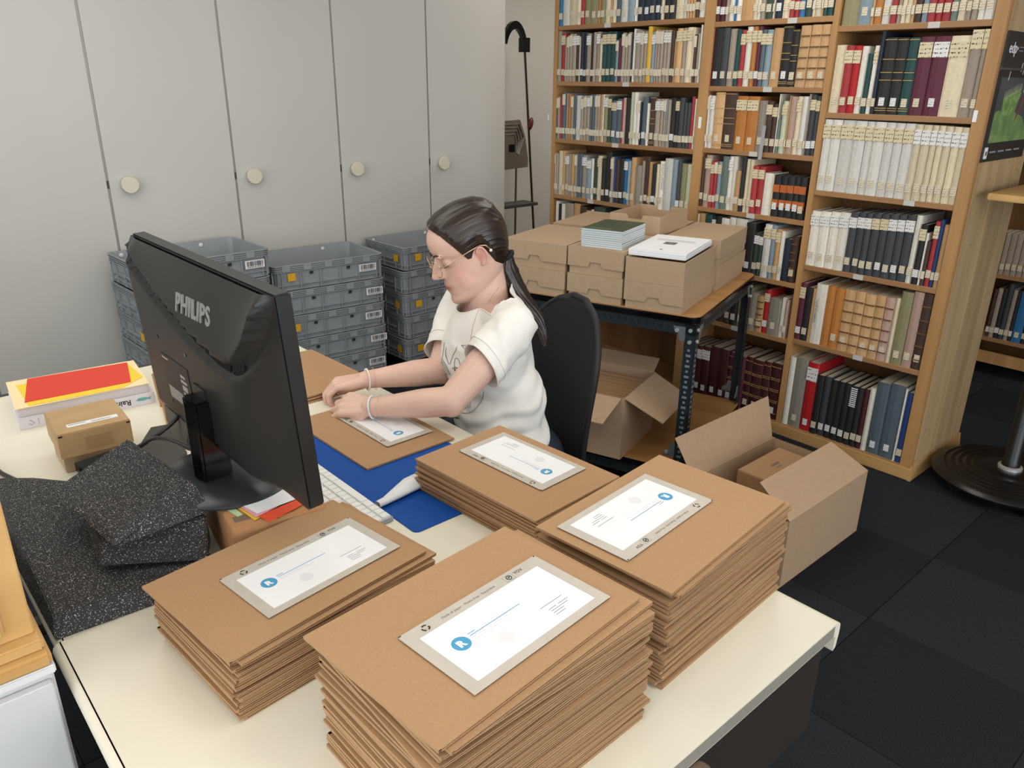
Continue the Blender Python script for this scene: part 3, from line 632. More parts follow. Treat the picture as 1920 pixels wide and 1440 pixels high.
for (lx, ly, sx, sy) in ((.012, .012, 1, 1), (TD - .012, .012, -1, 1), (.012, TW - .012, 1, -1), (TD - .012, TW - .012, -1, -1)):
    b = MB(); a = .042; tk = .0025
    b.box(min(lx, lx + sx*tk), min(ly, ly + sy*a), 0.012, max(lx, lx + sx*tk), max(ly, ly + sy*a), TZ - .03)
    b.box(min(lx, lx + sx*a), min(ly, ly + sy*tk), 0.012, max(lx, lx + sx*a), max(ly, ly + sy*tk), TZ - .03)
    lg = b.build('leg', M_slot, tbl)
    b = MB(); z = .06; k = 0
    while z < TZ - .12:
        w = .0045 if k % 2 else .009
        yy, xx = ly + sy*.021, lx + sx*.021
        b.box(lx - sx*.0008 - .0005, yy - w, z - .0045, lx - sx*.0008 + .0005, yy + w, z + .0045)
        b.box(xx - w, ly - sy*.0008 - .0005, z - .0045, xx + w, ly - sy*.0008 + .0005, z + .0045)
        z += .021; k += 1
    o = b.build('slot_holes', mat('slot_hole_pale' if sy > 0 and sx > 0 else 'slot_hole', '#77808a' if sy > 0 and sx > 0 else '#10161a', .7), lg); o['kind'] = 'stuff'
    MB().cyl((lx + sx*.015, ly + sy*.015, 0), (lx + sx*.015, ly + sy*.015, .014), .022, 14).build('foot', M_gloss, lg)
    for zz in (TZ - .055, TZ - .10, LZ - .02):
        MB().cyl((lx - sx*.007, ly + sy*.02, zz), (lx, ly + sy*.02, zz), .0075, 8).build('bolt', M_steel, lg)
        MB().cyl((lx + sx*.02, ly - sy*.007, zz), (lx + sx*.02, ly, zz), .0075, 8).build('bolt', M_steel, lg)
    for zc in (TZ - .045, LZ + .045):
        s_ = 1 if zc > .4 else -1
        b = MB(); q = [(0, 0), (.075, 0), (.07, -.03), (.045, -.045), (.03, -.09), (0, -.09)]
        b.prism([(ly + sy*(.04 + u*.62), zc + s_*v*.6) for u, v in q], lx - .001, lx + .001, lambda u, v, w: (w, u, v))
        b.build('gusset_plate', mat('gusset_steel', '#7d878b', .3, metal=.4), lg, fix=True); b = MB()
        b.prism([(lx + sx*(.04 + u*.62), zc + s_*v*.6) for u, v in q], ly - .001, ly + .001, lambda u, v, w: (u, w, v))
        b.build('gusset_plate', mat('gusset_steel', '#7d878b', .3, metal=.4), lg, fix=True)
        for u in (.032,):
            MB().cyl((lx - sx*.007, ly + sy*(.04 + u), zc - s_*.016), (lx, ly + sy*(.04 + u), zc - s_*.016), .0075, 8).build('bolt', M_steel, lg)
for z in (TZ - .03, LZ - .03):
    for x in (.012, TD - .0145):
        r_ = MB().box(x, .014, z - .045, x + .0025, TW - .014, z).build('rail', M_slot, tbl)
        b = MB()
        for k in range(24): b.box(x - .0006, .09 + k*.029 - (.004 if k % 2 else .006), z - .028, x, .09 + k*.029 + (.004 if k % 2 else .003), z - (.016 if k % 2 else .011))
        o = b.build('slot_holes', mat('rail_hole', '#0c1013', .8), r_); o['kind'] = 'stuff'
    for y in (.012, TW - .0145):
        r_ = MB().box(.014, y, z - .045, TD - .014, y + .0025, z).build('rail', M_slot, tbl)
        b = MB()
        for k in range(24): b.box(.09 + k*.028 - .005, y - .0006, z - .028, .09 + k*.028 + .003, y, z - .012)
        o = b.build('slot_holes', mat('rail_hole', '#0c1013', .8), r_); o['kind'] = 'stuff'
MB().box(.0105, .52, TZ - .066, .0118, .56, TZ - .04).build('inventory_tag', M_white, tbl)
# ------------------------------------------------------------ archive boxes on the table
BW, BD, BH = .232, .385, .100
def notch_panel(mb, w, z0, z1, x0, x1, nw=.06, nh=.02, top=False):
    h = w/2; n0, n1 = nw/2, nw/2 - .008
    if top: P = [(-h, z0), (h, z0), (h, z1), (n0, z1), (n1, z1 - nh), (-n1, z1 - nh), (-n0, z1), (-h, z1)]
    else: P = [(-h, z0), (-n0, z0), (-n1, z0 + nh), (n1, z0 + nh), (n0, z0), (h, z0), (h, z1), (-h, z1)]
    # split in convex pieces
    if top: pcs = [[P[0], P[1], (h, z1 - nh), (-h, z1 - nh)], [(n1, z1 - nh), (h, z1 - nh), P[2], P[3]], [P[7], (-h, z1 - nh), (-n1, z1 - nh), P[6]]]
    else: pcs = [[(-h, z0 + nh), (h, z0 + nh), P[6], P[7]], [P[0], P[1], P[2], (-h, z0 + nh)], [(n1, z0 + nh), P[4], P[5], (h, z0 + nh)]]
    for q in pcs: mb.prism(q, x0, x1, lambda u, v, w_: (w_, u, v))
def box_base(mb, w, d, h, t=.003, notch=False):
    if notch: notch_panel(mb, w, 0, h, 0, t, .075, .018, True); notch_panel(mb, w, 0, h, d - t, d, .075, .018, True)
    else: mb.box(0, -w/2, 0, t, w/2, h); mb.box(d - t, -w/2, 0, d, w/2, h)
    mb.box(t, -w/2, 0, d - t, -w/2 + t, h); mb.box(t, w/2 - t, 0, d - t, w/2, h); mb.box(t, -w/2 + t, 0, d - t, w/2 - t, t)
def arch_box(lx, ly, z, label, lid=True, rz=0, d=BD, w=BW, h=BH, notch=False, ofs=0):
    P = TM @ Vector((lx, ly, 0)); t = thing('archive_box', label, 'box', (P.x, P.y, z), TA + rz, 'brown archive boxes on the packing table')
    b = MB(); box_base(b, w - .012 if lid else w - .004, d, h, notch=notch); b.build('base', M_box, t, fix=True)
    if lid:
        b = MB(); k = .003
        notch_panel(b, w, h*.3, h + .0005, -k - .003, -.003); notch_panel(b, w, h*.3, h + .0005, d, d + k)
        b.box(-.003, -w/2, h*.3, d, -w/2 + k - .0005, h + .0005); b.box(-.003, w/2 - k + .0005, h*.3, d, w/2, h + .0005)
        b.box(-k - .003, -w/2, h + .0005, d + k, w/2, h + .003); b.build('lid', M_box, t, fix=True)
    return t
H2 = BH + .0035
cols = [.185, .425, .695]
CWD = [.232, .236, .285]
bx_lm = arch_box(.008, cols[1], TZ, 'closed archive box with white printed label, under the green booklets')
MB().box(-.0042, -.005 - .035, .055, -.003, -.005 + .035, .095).build('paper_label', M_white, bx_lm)
for k, (w_, z_) in enumerate(((.014, .083), (.022, .073), (.01, .063))): MB().box(-.0046, -.005 - w_, z_, -.0041, -.005 + w_, z_ + .004).build('label_print', M_inkg, bx_lm)
arch_box(.008, cols[0], TZ, 'closed archive box on the table corner, under the white booklets')
arch_box(.008, cols[2], TZ, 'closed archive box at the front of the table, lower one behind the ponytail', w=.285)
arch_box(.008, cols[1], TZ + H2, 'closed archive box directly beneath the green booklets, upper layer')
arch_box(.008, cols[2] - .004, TZ + H2, 'closed archive box beside the ponytail, upper layer at the table front', w=.285)
fr = arch_box(.002, cols[0] + .001, TZ + H2, 'lidless archive box filled with white booklets', lid=False, h=.09, rz=.006)
for k, y in enumerate(cols):
    arch_box(.43 if k else .435, y - (.01 if k == 0 else 0), TZ, 'closed archive box against the bookcase, %s lower box' % ['corner', 'middle', 'inner'][k], w=CWD[k])
    arch_box(.43 + .012*k, y - (.004 if k == 0 else 0), TZ + H2, 'closed archive box against the bookcase, %s upper box' % ['corner', 'middle', 'inner'][k], rz=.0 if k else -.008, w=CWD[k])
ob = arch_box(.385, cols[1] + .0, TZ + 2*H2, 'empty open archive box with notched rims lying on other boxes', lid=False, h=.078, rz=-.06, d=.30, notch=True)
# booklets
def booklets(name, n, w, d, th, base, rz, cov, lab0, lab, grp, jit, pagem):
    rj_ = random.Random(len(name) + n); out = []
    for k in range(n):
        t = thing(name, lab0 if k == n - 1 else '%s from the top: %s' % (ORD[n - 1 - k], lab), 'booklet', (base.x + rj_.uniform(-jit, jit), base.y + rj_.uniform(-jit, jit), base.z + k*th), rz + rj_.uniform(-jit, jit)*4, grp)
        mb = MB().box(-d/2, -w/2, 0, d/2, w/2, th*.9); mb.build('pages', pagem, t)
        mb = MB().box(-d/2 - .0005, -w/2 - .0005, th*.9, d/2 + .0005, w/2 + .0005, th*.97); c_ = mb.build('cover', cov, t)
        out.append(t)
    return out
gb = TM @ Vector((.145, cols[1] - .01, 0)); gb.z = TZ + 2*H2
M_gcov = mat('dark_green_cover', '#3f4a33', .4, var=.06, vs=20); M_pblue = mat('cool_page_edge', '#c9d3d6', .7, var=.06, vs=400, stretch=(.02, .02, 1))
bl = booklets('green_booklet', 9, .17, .235, .0078, gb, TA, M_gcov, 'dark green booklet on top of the pile with pale blue edges', 'pale edged green booklet lower in the pile on the archive box', 'green booklets on the archive box', .0012, M_pblue)
for k in (0, 1): MB().box(-.085 - .012*k, -.03, .00775, -.083 - .012*k, .055, .008).build('cover_print', mat('pale_green_ink', '#8f9a6e', .6), bl[-1])
wb = TM @ Vector((.205, cols[0] + .012, 0)); wb.z = TZ + H2 + .091
wl = booklets('white_booklet', 5, .222, .335, .0046, wb, TA + .02, M_white, 'white booklet with small square picture on top of its pile', 'white booklet beneath others on the lidless box', 'white booklets on the lidless box', .002, M_white)
tp = wl[-1]
MB().box(-.02, -.018, .0045, .03, .03, .0048).build('cover_picture', mat('grey_picture', '#8b8b8b', .6, col2='#5d5d5d', vs=60), tp)
for k in range(2): MB().box(.055 + .016*k, -.075, .0045, .060 + .016*k, .075, .0047).build('cover_title', M_inkg, tp)
MB().box(-.06, -.02, .0045, -.058, .015, .0047).build('cover_print', M_inkl, tp)
MB().cyl((-.125, -.0, .0044), (-.125, -.0, .0048), .006, 12).build('cover_emblem', M_ink, tp)
# ------------------------------------------------------------ open carton on the lower shelf, filled with flat mailers
kc = TM.inverted() @ Zp(1162, 862, LZ); kc.z = 0
cw, cd, chh = .46, .36, .262
P = TM @ Vector((kc.x, kc.y, 0))
ct = thing('open_carton', 'open corrugated carton of folded mailers on the lower table shelf', 'carton', (P.x, P.y, LZ), TA)
tk = .004
b = MB(); b.box(0, 0, 0, tk, cw, chh); b.box(cd - tk, 0, 0, cd, cw, chh); b.box(tk, 0, 0, cd - tk, tk, chh); b.box(tk, cw - tk, 0, cd - tk, cw, chh); b.box(tk, tk, 0, cd - tk, cw - tk, tk); b.build('box_body', M_carton, ct)
def flap(parent, quad, off=(0, 0, .0035), mt=None): return MB().slab(quad, off).build('flap', mt or M_carton, parent, fix=True)
flap(ct, [(0, .01, chh), (0, cw - .01, chh), (-.105, cw - .03, chh - .075), (-.105, .04, chh - .075)])
flap(ct, [(.01, 0, chh), (cd - .01, 0, chh), (cd - .02, -.16, chh - .075), (.02, -.16, chh - .075)])
flap(ct, [(cd, .01, chh), (cd, cw - .01, chh), (cd + .09, cw - .02, chh + .03), (cd + .09, .02, chh + .03)])
flap(ct, [(.01, cw, chh), (cd - .01, cw, chh), (cd - .02, cw + .1, chh + .05), (.02, cw + .1, chh + .05)])
MB().box(-.0008, .30, 0, 0, .345, .07).build('packing_tape', mat('brown_tape', '#8d7355', .35), ct)
rm_ = random.Random(9)
for k in range(17):
    x = .014 + k*.0198; hh = .235 + rm_.uniform(-.012, .012)
    o = MB().slab([(x, .014, .006), (x, cw - .03 + rm_.uniform(-.015, .01), .006), (x - .003 + rm_.uniform(-.003, .004), cw - .03, hh), (x - .003, .014, hh)], (.0125, 0, 0)).build('folded_mailer', M_kraft, None, fix=True, loc=(P.x, P.y, LZ), rz=TA)
    tag(o, '%s folded kraft mailer from the front in the carton under the table' % (ORD + ['thirteenth', 'fourteenth', 'fifteenth', 'sixteenth', 'seventeenth'])[k], 'mailer', 'mailers standing in the carton under the table')
# ------------------------------------------------------------ open carton on the floor
fc = thing('open_carton', 'large open carton on the carpet beside the bookcase foot', 'carton', (2.105, 1.016, 0), 0)
cw, cd, chh = .54, .385, .25
b = MB(); b.box(0, 0, 0, cw, tk, chh); b.box(0, cd - tk, 0, cw, cd, chh); b.box(0, tk, 0, tk, cd - tk, chh); b.box(cw - tk, tk, 0, cw, cd - tk, chh); b.box(tk, tk, 0, cw - tk, cd - tk, tk)
b.build('box_body', M_carton, fc)
flap(fc, [(0, 0, chh), (cw, 0, chh), (cw - .025, .14, chh + .072), (.035, .14, chh + .072)])
flap(fc, [(.01, cd, chh), (cw - .005, cd, chh), (cw + .03, cd + .06, chh + .145), (-.03, cd + .06, chh + .145)])
flap(fc, [(.0, .01, chh), (0, cd - .01, chh), (-.05, cd - .03, chh - .14), (-.05, .03, chh - .14)], (.0035, 0, 0))
flap(fc, [(cw - .004, .012, chh), (cw - .004, cd - .012, chh), (cw - .012, cd - .03, chh - .15), (cw - .012, .03, chh - .15)], (.0035, 0, 0))
ib = thing('small_carton', 'small printed kraft carton inside the open carton on the carpet', 'carton', (2.47, 1.18, .006), 0)
MB().box(-.14, -.12, 0, .145, .175, .225).build('box_body', M_kraft, ib, bevel=.003)
for k, (x, y, w, h) in enumerate(((-.02, .10, .05, .012), (-.02, .085, .035, .004), (-.06, -.07, .13, .004), (-.06, -.085, .09, .003))): MB().box(x, y, .2251, x + w, y + h, .2256).build('carton_print', mat('brown_print', '#7d6a58', .7), ib)
# ------------------------------------------------------------ round-base lectern stand
LX, LY = 3.425, .765
ls = thing('lectern_stand', 'black round-based lectern stand on castors with a beech board', 'lectern', (LX, LY, 0))
prof = [(.255, .045), (.278, .05), (.282, .062), (.27, .075), (.255, .08)]
for k in range(5): r0 = .235 - k*.027; prof += [(r0 + .012, .083 + k*.002), (r0 + .004, .0875 + k*.002), (r0 - .006, .084 + k*.002)]
prof += [(.09, .096), (.05, .098)]
MB().lathe(prof, 64).build('base_disc', mat('satin_black_base', '#151312', .28), ls, smooth=True, fix=True)
MB().lathe([(.034, .09), (.034, .13), (.03, .135), (.03, 1.12)], 24).build('pole', mat('pole_black', '#101010', .35), ls, smooth=True, fix=True)
MB().lathe([(.045, .097), (.045, .108), (.036, .112)], 24).build('collar', M_steel, ls, smooth=True, fix=True)
for k in range(5):
    a = 2*PI*k/5 + 3.75; x, y = .225*math.cos(a), .225*math.sin(a)
    w_ = MB().cyl((x - .012*math.sin(a), y + .012*math.cos(a), .024), (x + .012*math.sin(a), y - .012*math.cos(a), .024), .024, 18).build('castor', M_black, ls, smooth=True)
    MB().box(x - .012, y - .012, .035, x + .012, y + .012, .052).build('castor_fork', M_black, w_)
kn = Xp(1893, 648, LX - .04)
MB().lathe([(.0, 0), (.018, .002), (.021, .012), (.014, .02), (.006, .022), (.006, .045)], 20, (-.055, -.0, .0 + kn.z), 0, Matrix.Rotation(PI/2, 3, 'Y')).build('height_knob', M_steel, ls, smooth=True, fix=True)
A = Zp(1850, 372, 1.17); B_ = Zp(1920, 352, 1.185); C_ = Zp(1920, 406, 1.165)
d1 = (B_ - A); d1.z = 0; d1.normalize(); d2 = Vector((d1.y, -d1.x, 0))
A.z = 0; q = [A - Vector((LX, LY, 0)) + d1*u + d2*v + Vector((0, 0, 1.165 + .03*u)) for u, v in ((0, 0), (.52, 0), (.52, .40), (0, .40))]
MB().slab([q[0], q[3], q[2], q[1]], (0, 0, .024)).build('reading_board', M_beech, ls, bevel=.003, fix=True)
c_ = (q[0] + q[2])/2
MB().box(c_.x - .1, c_.y - .1, 1.155, c_.x + .1, c_.y + .1, 1.172).build('board_bracket', M_black, ls)
MB().tube([(0, 0, 1.1), (c_.x*.5, c_.y*.5, 1.14), (c_.x, c_.y, 1.165)], .022, 10).build('bracket_arm', M_black, ls)
# ------------------------------------------------------------ desks
DZ = .73
def arc(cx_, cz_, r, a0, a1, n=5): return [(cx_ + r*math.cos(a0 + (a1 - a0)*i/n), cz_ + r*math.sin(a0 + (a1 - a0)*i/n)) for i in range(n + 1)]
def desk_top(mb, x0, x1, y0, y1):
    pc = [[(x0 + .012, DZ - .028), (x1 - .02, DZ - .028), (x1 - .02, DZ), (x0 + .012, DZ)],
          [(x0 + .012, DZ)] + arc(x0 + .014, DZ - .014, .014, PI/2, PI*1.5, 6) + [(x0 + .012, DZ - .028)],
          [(x1 - .02, DZ), (x1 - .02, DZ - .028)] + [(x1 - .012, DZ - .028), (x1, DZ - .028)] + arc(x1 - .014, DZ - .014, .014, 0, PI/2, 5)]
    for q in pc: mb.prism(q, y0, y1, lambda u, v, w: (u, w, v))
    mb.prism([(x1 - .012, DZ - .058), (x1 - .004, DZ - .054), (x1, DZ - .028), (x1 - .012, DZ - .028)], y0, y1, lambda u, v, w: (u, w, v))
def desk(label, x0, x1, y0, y1, rear):
    t = thing('desk', label, 'desk', (0, 0, 0))
    b = MB(); desk_top(b, x0, x1, y0, y1); b.build('desk_top', M_desk, t, fix=True, smooth=True)
    if rear:
        for y in (y0 + .03, y1 - .08):
            MB().box(x0 + .1, y, .03, x1 - .1, y + .05, DZ - .029).build('side_panel', M_dark, t, bevel=.004)
            MB().box(x0 + .06, y - .01, 0, x1 - .06, y + .06, .035).build('foot', M_dark, t, bevel=.008)
        MB().box(x0 + .2, y0 + .081, .3, x0 + .22, y1 - .081, DZ - .029).build('modesty_panel', M_dark, t)
        return t
    for x in (x0 + .06, x1 - .09):
        b = MB(); b.box(x, y0 + .10, .03, x + .05, y1 - .10, DZ - .03); b.build('side_panel', M_dark, t, bevel=.004)
        MB().box(x - .01, y0 + .06, 0, x + .06, y1 - .06, .035).build('foot', M_dark, t, bevel=.008)
    MB().box(x0 + .111, y0 + .06, .56, x1 - .091, y0 + .085, DZ - .029).build('frame_beam', M_dark, t)
    return t
dA = desk('cream laminate desk carrying the four stacks of kraft envelopes', .12, 1.12, .426, 1.212, False)
MB().box(.14, .4255, DZ - .026, 1.10, .4262, DZ - .003).build('cut_edge', mat('grey_cut_edge', '#8f8a80', .5), dA)
MB().box(.16, .44, .50, 1.10, .452, DZ - .029).build('front_panel', M_dark, dA)
P = Zp(1297, 1432, .70)
MB().tube([(P.x, P.y - .012, .55), (P.x, P.y - .012, .68), (P.x, P.y - .012, .697), (P.x, P.y - .012, .7)], [.02, .02, .018, .012], 20).build('brown_frame_tube', mat('brown_tube', '#6a5848', .45), dA, smooth=True)
dB = desk('cream laminate desk with monitor, where the person sits working', .125, 1.12, 1.214, 2.43, True)
MB().box(.14, 2.431, .66, 1.10, 2.448, DZ + .001).build('rear_cable_channel', M_gloss, dB)
# ------------------------------------------------------------ kraft mailer stacks
L_, S_, T_ = .353, .25, .0066
def env_mesh(seed):
    r = random.Random(seed); b = MB(); g = .0012
    z1 = T_*.42; z2 = T_*.55
    def sheet(zf, th):
        nx, ny = 6, 3; vs = []; fs = []
        for k in (0, 1):
            for i in range(nx + 1):
                for j in range(ny + 1):
                    u, v = i/nx, j/ny; vs.append((-L_/2 + u*L_, -S_/2 + v*S_, zf(u, v) + k*th))
        w = ny + 1; n = (nx + 1)*w
        for i in range(nx):
            for j in range(ny):
                a = i*w + j; fs += [(a, a + 1, a + w + 1, a + w), (n + a, n + a + w, n + a + w + 1, n + a + 1)]
        for i in range(nx): a = i*w; fs += [(a, a + w, n + a + w, n + a), (a + ny + w, a + ny, n + a + ny, n + a + ny + w)]
        for j in range(ny): a = j; fs += [(a + 1, a, n + a, n + a + 1)]; a = nx*w + j; fs += [(a, a + 1, n + a + 1, n + a)]
        b.add(vs, fs)
    bow = r.uniform(.0, .0016); tl = r.uniform(-.0006, .0006)
    sheet(lambda u, v: 0, .0016)
    sheet(lambda u, v: z2 - .0007 + bow*math.sin(PI*u)*.5*(1 - v*.6) + tl*(v - .5), .0016)
    b.box(-L_/2 - .0006, -S_/2, .0004, -L_/2 + .004, S_/2, z2 + .001)
    b.box(-L_/2, S_/2 - .004, .0004, L_/2, S_/2 + .0005, z2 + .001)
    me = b.mesh('kraft_mailer'); me.materials.append(M_kraft); return me
ENV = [env_mesh(k) for k in range(7)]
def recycle(mb, c, r, z):
    for k in range(3):
        a = 2*PI*k/3 + PI/2
        for (a0, a1, r0, r1) in ((a - .85, a + .25, .62*r, r),):
            q = []; n = 4
            for i in range(n + 1): t_ = a0 + (a1 - a0)*i/n; q.append((c[0] + r1*math.cos(t_), c[1] + r1*math.sin(t_)))
            for i in range(n, -1, -1): t_ = a0 + (a1 - a0)*i/n; q.append((c[0] + r0*math.cos(t_), c[1] + r0*math.sin(t_)))
            for i in range(n): mb.add([(*q[i], z), (*q[i+1], z), (*q[2*n-i], z), (*q[2*n+1-i], z)], [(0, 1, 2, 3)])
        t_ = a + .25; mb.add([(c[0] + 1.18*r*math.cos(t_), c[1] + 1.18*r*math.sin(t_), z), (c[0] + .8*r*math.cos(t_ + .5), c[1] + .8*r*math.sin(t_ + .5), z), (c[0] + .45*r*math.cos(t_), c[1] + .45*r*math.sin(t_), z)], [(0, 1, 2)])
def pouch(parent, cx_, cy_, ang, z):
    M = Matrix.Translation((cx_, cy_, z)) @ Matrix.Rotation(ang, 4, 'Z')
    def bx_(x0, y0, z0, x1, y1, z1, name, mt, par):
        o = MB().box(x0, y0, z0, x1, y1, z1).build(name, mt, par); o.data.transform(M); return o
    p = bx_(-.1235, -.068, 0, .1235, .068, .0007, 'document_pouch', M_pouch, parent)
    bx_(-.106, -.055, .0007, .106, .047, .0012, 'address_sheet', M_white, p)
    bx_(-.1235, .0663, .0007, -.119, .068, .0009, 'corner_mark', M_ink, p); bx_(.1195, .0658, .0007, .122, .0675, .0012, 'corner_mark', M_ink, p)
    b = MB(); recycle(b, (-.088, .0575), .0062, .00075); o = b.build('recycling_mark', M_ink, p); o.data.transform(M)
    def tx(s, size, x, y, mt, zz=.0008, bold=0, nm='lettering'):
        o = text(s, size, mt, p, (x, y, zz), (1, 0, 0), (0, 1, 0), nm, bold, .00005); o.data.transform(M)
    tx('Made of paper - Plastic-free - Recyclable', .0058, -.062, .0552, mat('faded_ink', '#6c675f', .7))
    bx_(.0505, .0495, .0007, .0675, .0625, .00085, 'seal_frame', M_inkg, p); bx_(.0513, .0503, .0008, .0667, .0617, .00095, 'seal_field', M_pouch, p)
    b = MB(); b.tube([(.059 + .0042*math.cos(a), .056 + .0042*math.sin(a), .001) for a in [2*PI*i/16 for i in range(17)]], .0007, 4); b.tube([(.0565, .0555, .001), (.0585, .0575, .001), (.0585, .0545, .001), (.0615, .058, .001)], .0007, 4); o = b.build('seal_mark', M_ink, p); o.data.transform(M)
    tx('YOV', .0078, .071, .0555, M_ink, .0008, .0001)
    b = MB(); b.lathe([(.0125, .00121), (.0125, .0014)], 28, (-.077, .004, 0)); o = b.build('blue_logo_disc', M_inkb, p); o.data.transform(M)
    tx('R', .0155, -.0825, -.0013, M_white, .00145, .0009, 'logo_letter')
    for k, (w, c) in enumerate(((.012, M_inkb), (.088, M_inkb), (.05, M_inkl), (.06, M_inkl))): bx_(-.06, .0105 - k*.0042, .0012, -.06 + w, .0117 - k*.0042, .0013, 'sender_line', c, p)
    bx_(-.06, -.0135, .0012, .085, -.0131, .00125, 'fold_line', M_inkl, p)
    b = MB(); b.lathe([(.011, .00121), (.011, .00125)], 24, (-.03, -.026, 0)); o = b.build('stamp_shade', mat('stamp_grey', '#e0e0e3', .7), p); o.data.transform(M)
    for k, (w, x) in enumerate(((.042, .038), (.0, 0), (.014, .045), (.032, .045), (.02, .045), (.018, .045))):
        if w: bx_(x, -.0205 - k*.0044, .0012, x + w, -.0194 - k*.0044, .0013, 'address_line', M_inkg, p)
    bx_(.063, -.0293, .0012, .082, -.0282, .0013, 'address_line', M_inkg, p)
    return p
ORDN = ORD + 'thirteenth fourteenth fifteenth sixteenth seventeenth eighteenth nineteenth twentieth twenty-first twenty-second twenty-third twenty-fourth twenty-fifth twenty-sixth twenty-seventh twenty-eighth twenty-ninth'.split()
def env_stack(key, cx_, cy_, ztop, ang, n, labtop, lab, jit, under, topofs, pxc, pang, seed):
    r = random.Random(seed); th = (ztop - DZ)/n; ox = oy = 0
    for k in range(n):
        top = k == n - 1
        x, y, a = cx_ + under[0] + r.uniform(-jit, jit), cy_ + under[1] + r.uniform(-jit, jit), ang + under[2] + r.uniform(-1, 1)*jit*4
        if r.random() < .18: x += r.uniform(-.009, .012); a += r.uniform(-.04, .04)
        if top: x, y, a = cx_ + topofs[0], cy_ + topofs[1], ang
        if k == n - 2: a = ang + under[2]*.4 + .012
        o = bpy.data.objects.new('kraft_envelope', r.choice(ENV)); COL.objects.link(o)
        o.location = (x, y, DZ + k*th + .0003); o.rotation_euler = (0, 0, a + (PI if r.random() < .0 else 0)); o.scale = (1, 1, min(1.08, th/T_*1.0))
        tag(o, labtop if top else '%s %s' % (ORDN[n - 1 - k], lab), 'envelope', 'kraft envelopes in the %s' % key)
        if top:
            o.scale = (1, 1, 1); bpy.context.view_layer.update()
            zt = T_ + .0005
            C = Zp(pxc[0], pxc[1], ztop); Lc = Matrix.Rotation(-a, 3, 'Z') @ (C - Vector((x, y, C.z)))
            pouch(o, Lc.x, Lc.y, pang - a, zt)
R_ = math.radians
env_stack('stack at the near desk edge', .514, .635, .926, R_(4.6), 29, 'kraft envelope with address pouch, topmost at the near desk edge', 'kraft envelope from the top in the stack at the near desk edge', .0028, (.012, -.008, -.07), (0, 0), (953, 1157), R_(4.6), 21)
env_stack('stack at the desk corner', .929, .661, .903, R_(5.3), 26, 'kraft envelope with upside-down address pouch, topmost at the desk corner', 'kraft envelope from the top in the stack at the desk corner', .0026, (.004, -.003, -.03), (0, 0), (1195, 963), R_(185.3), 22)
env_stack('low stack beside the foam wedges', .432, 1.006, .842, R_(7.2), 17, 'kraft envelope with address pouch, topmost beside the foam wedges', 'kraft envelope from the top in the stack beside the foam wedges', .0035, (.01, -.004, -.045), (0, 0), (587, 1056), R_(7.2), 23)
env_stack('stack beside the blue mat', .975, 1.078, .808, R_(93.3), 12, 'kraft envelope with address pouch, topmost beside the blue mat', 'kraft envelope from the top in the stack beside the blue mat', .003, (.004, .002, .01), (0, 0), (977, 862), R_(93.3), 24)
for k in range(3):
    o = bpy.data.objects.new('kraft_envelope', ENV[k]); COL.objects.link(o); o.location = (.985 - .004*k, 2.012 + .004*k, DZ + .0072*k + .0003); o.rotation_euler = (0, 0, PI/2 + .01*k)
    tag(o, 'plain kraft envelope, topmost of three behind the working hands' if k == 2 else 'plain kraft envelope, %s of three behind the working hands' % ['lowest', 'middle'][k], 'envelope', 'kraft envelopes behind the working hands')
# blue mat with the envelope being filled
b = MB(); rr_slab(b, .737, 1.104, 1.035, 1.70, .012, DZ, DZ + .0022); tag(b.build('desk_mat', M_blue), 'blue plastic desk mat under the working envelope', 'desk mat')
we = bpy.data.objects.new('kraft_envelope', ENV[2]); COL.objects.link(we); we.location = (.928, 1.568, DZ + .0026); we.rotation_euler = (0, 0, PI/2 + .01)
tag(we, 'kraft envelope on the blue mat under the working hands, with loose address pouch', 'envelope', None)
Lc = Matrix.Rotation(-(PI/2 + .01), 3, 'Z') @ (Vector((.965, 1.575, 0)) - Vector((.928, 1.568, 0)))
pouch(we, Lc.x, Lc.y, .0, T_ + .001)
# ------------------------------------------------------------ keyboard
kb = thing('keyboard', 'flat white keyboard with grey gaps beside the blue mat', 'keyboard', (.60, 1.172, DZ), 0)
b = MB(); rr_slab(b, 0, 0, .134, .44, .008, 0.0, .008); b.build('case', mat('keyboard_gap', '#9b9fa3', .4), kb, bevel=.002)
M_key = mat('white_key', '#eef0ee', .45)
km = {}
def key(x, y, w, h):
    kk = (round(w, 4), round(h, 4))
    if kk not in km:
        bb = MB(); bb.hexa([(-w/2, -h/2, 0), (w/2, -h/2, 0), (w/2, h/2, 0), (-w/2, h/2, 0)], [(-w/2 + .0012, -h/2 + .0012, .004), (w/2 - .0012, -h/2 + .0012, .004), (w/2 - .0012, h/2 - .0012, .004), (-w/2 + .0012, h/2 - .0012, .004)]); km[kk] = small('key', bb, M_key)
    child('key', km[kk], kb, (x, y, .008))
for r_ in range(5):
    for k in range(22): key(.014 + r_*.0212, .016 + k*.0192 + (.004*(r_ % 2)) - .002, .0192, .0176)
y = .014
for w in (.0176, .0176, .0176, .024, .118, .024, .0176, .0176, .0176, .0176, .0176, .0176, .0176): 
    key(.014 + 5*.0212, y + w/2 - .006, .0192, w); y += w + .0016
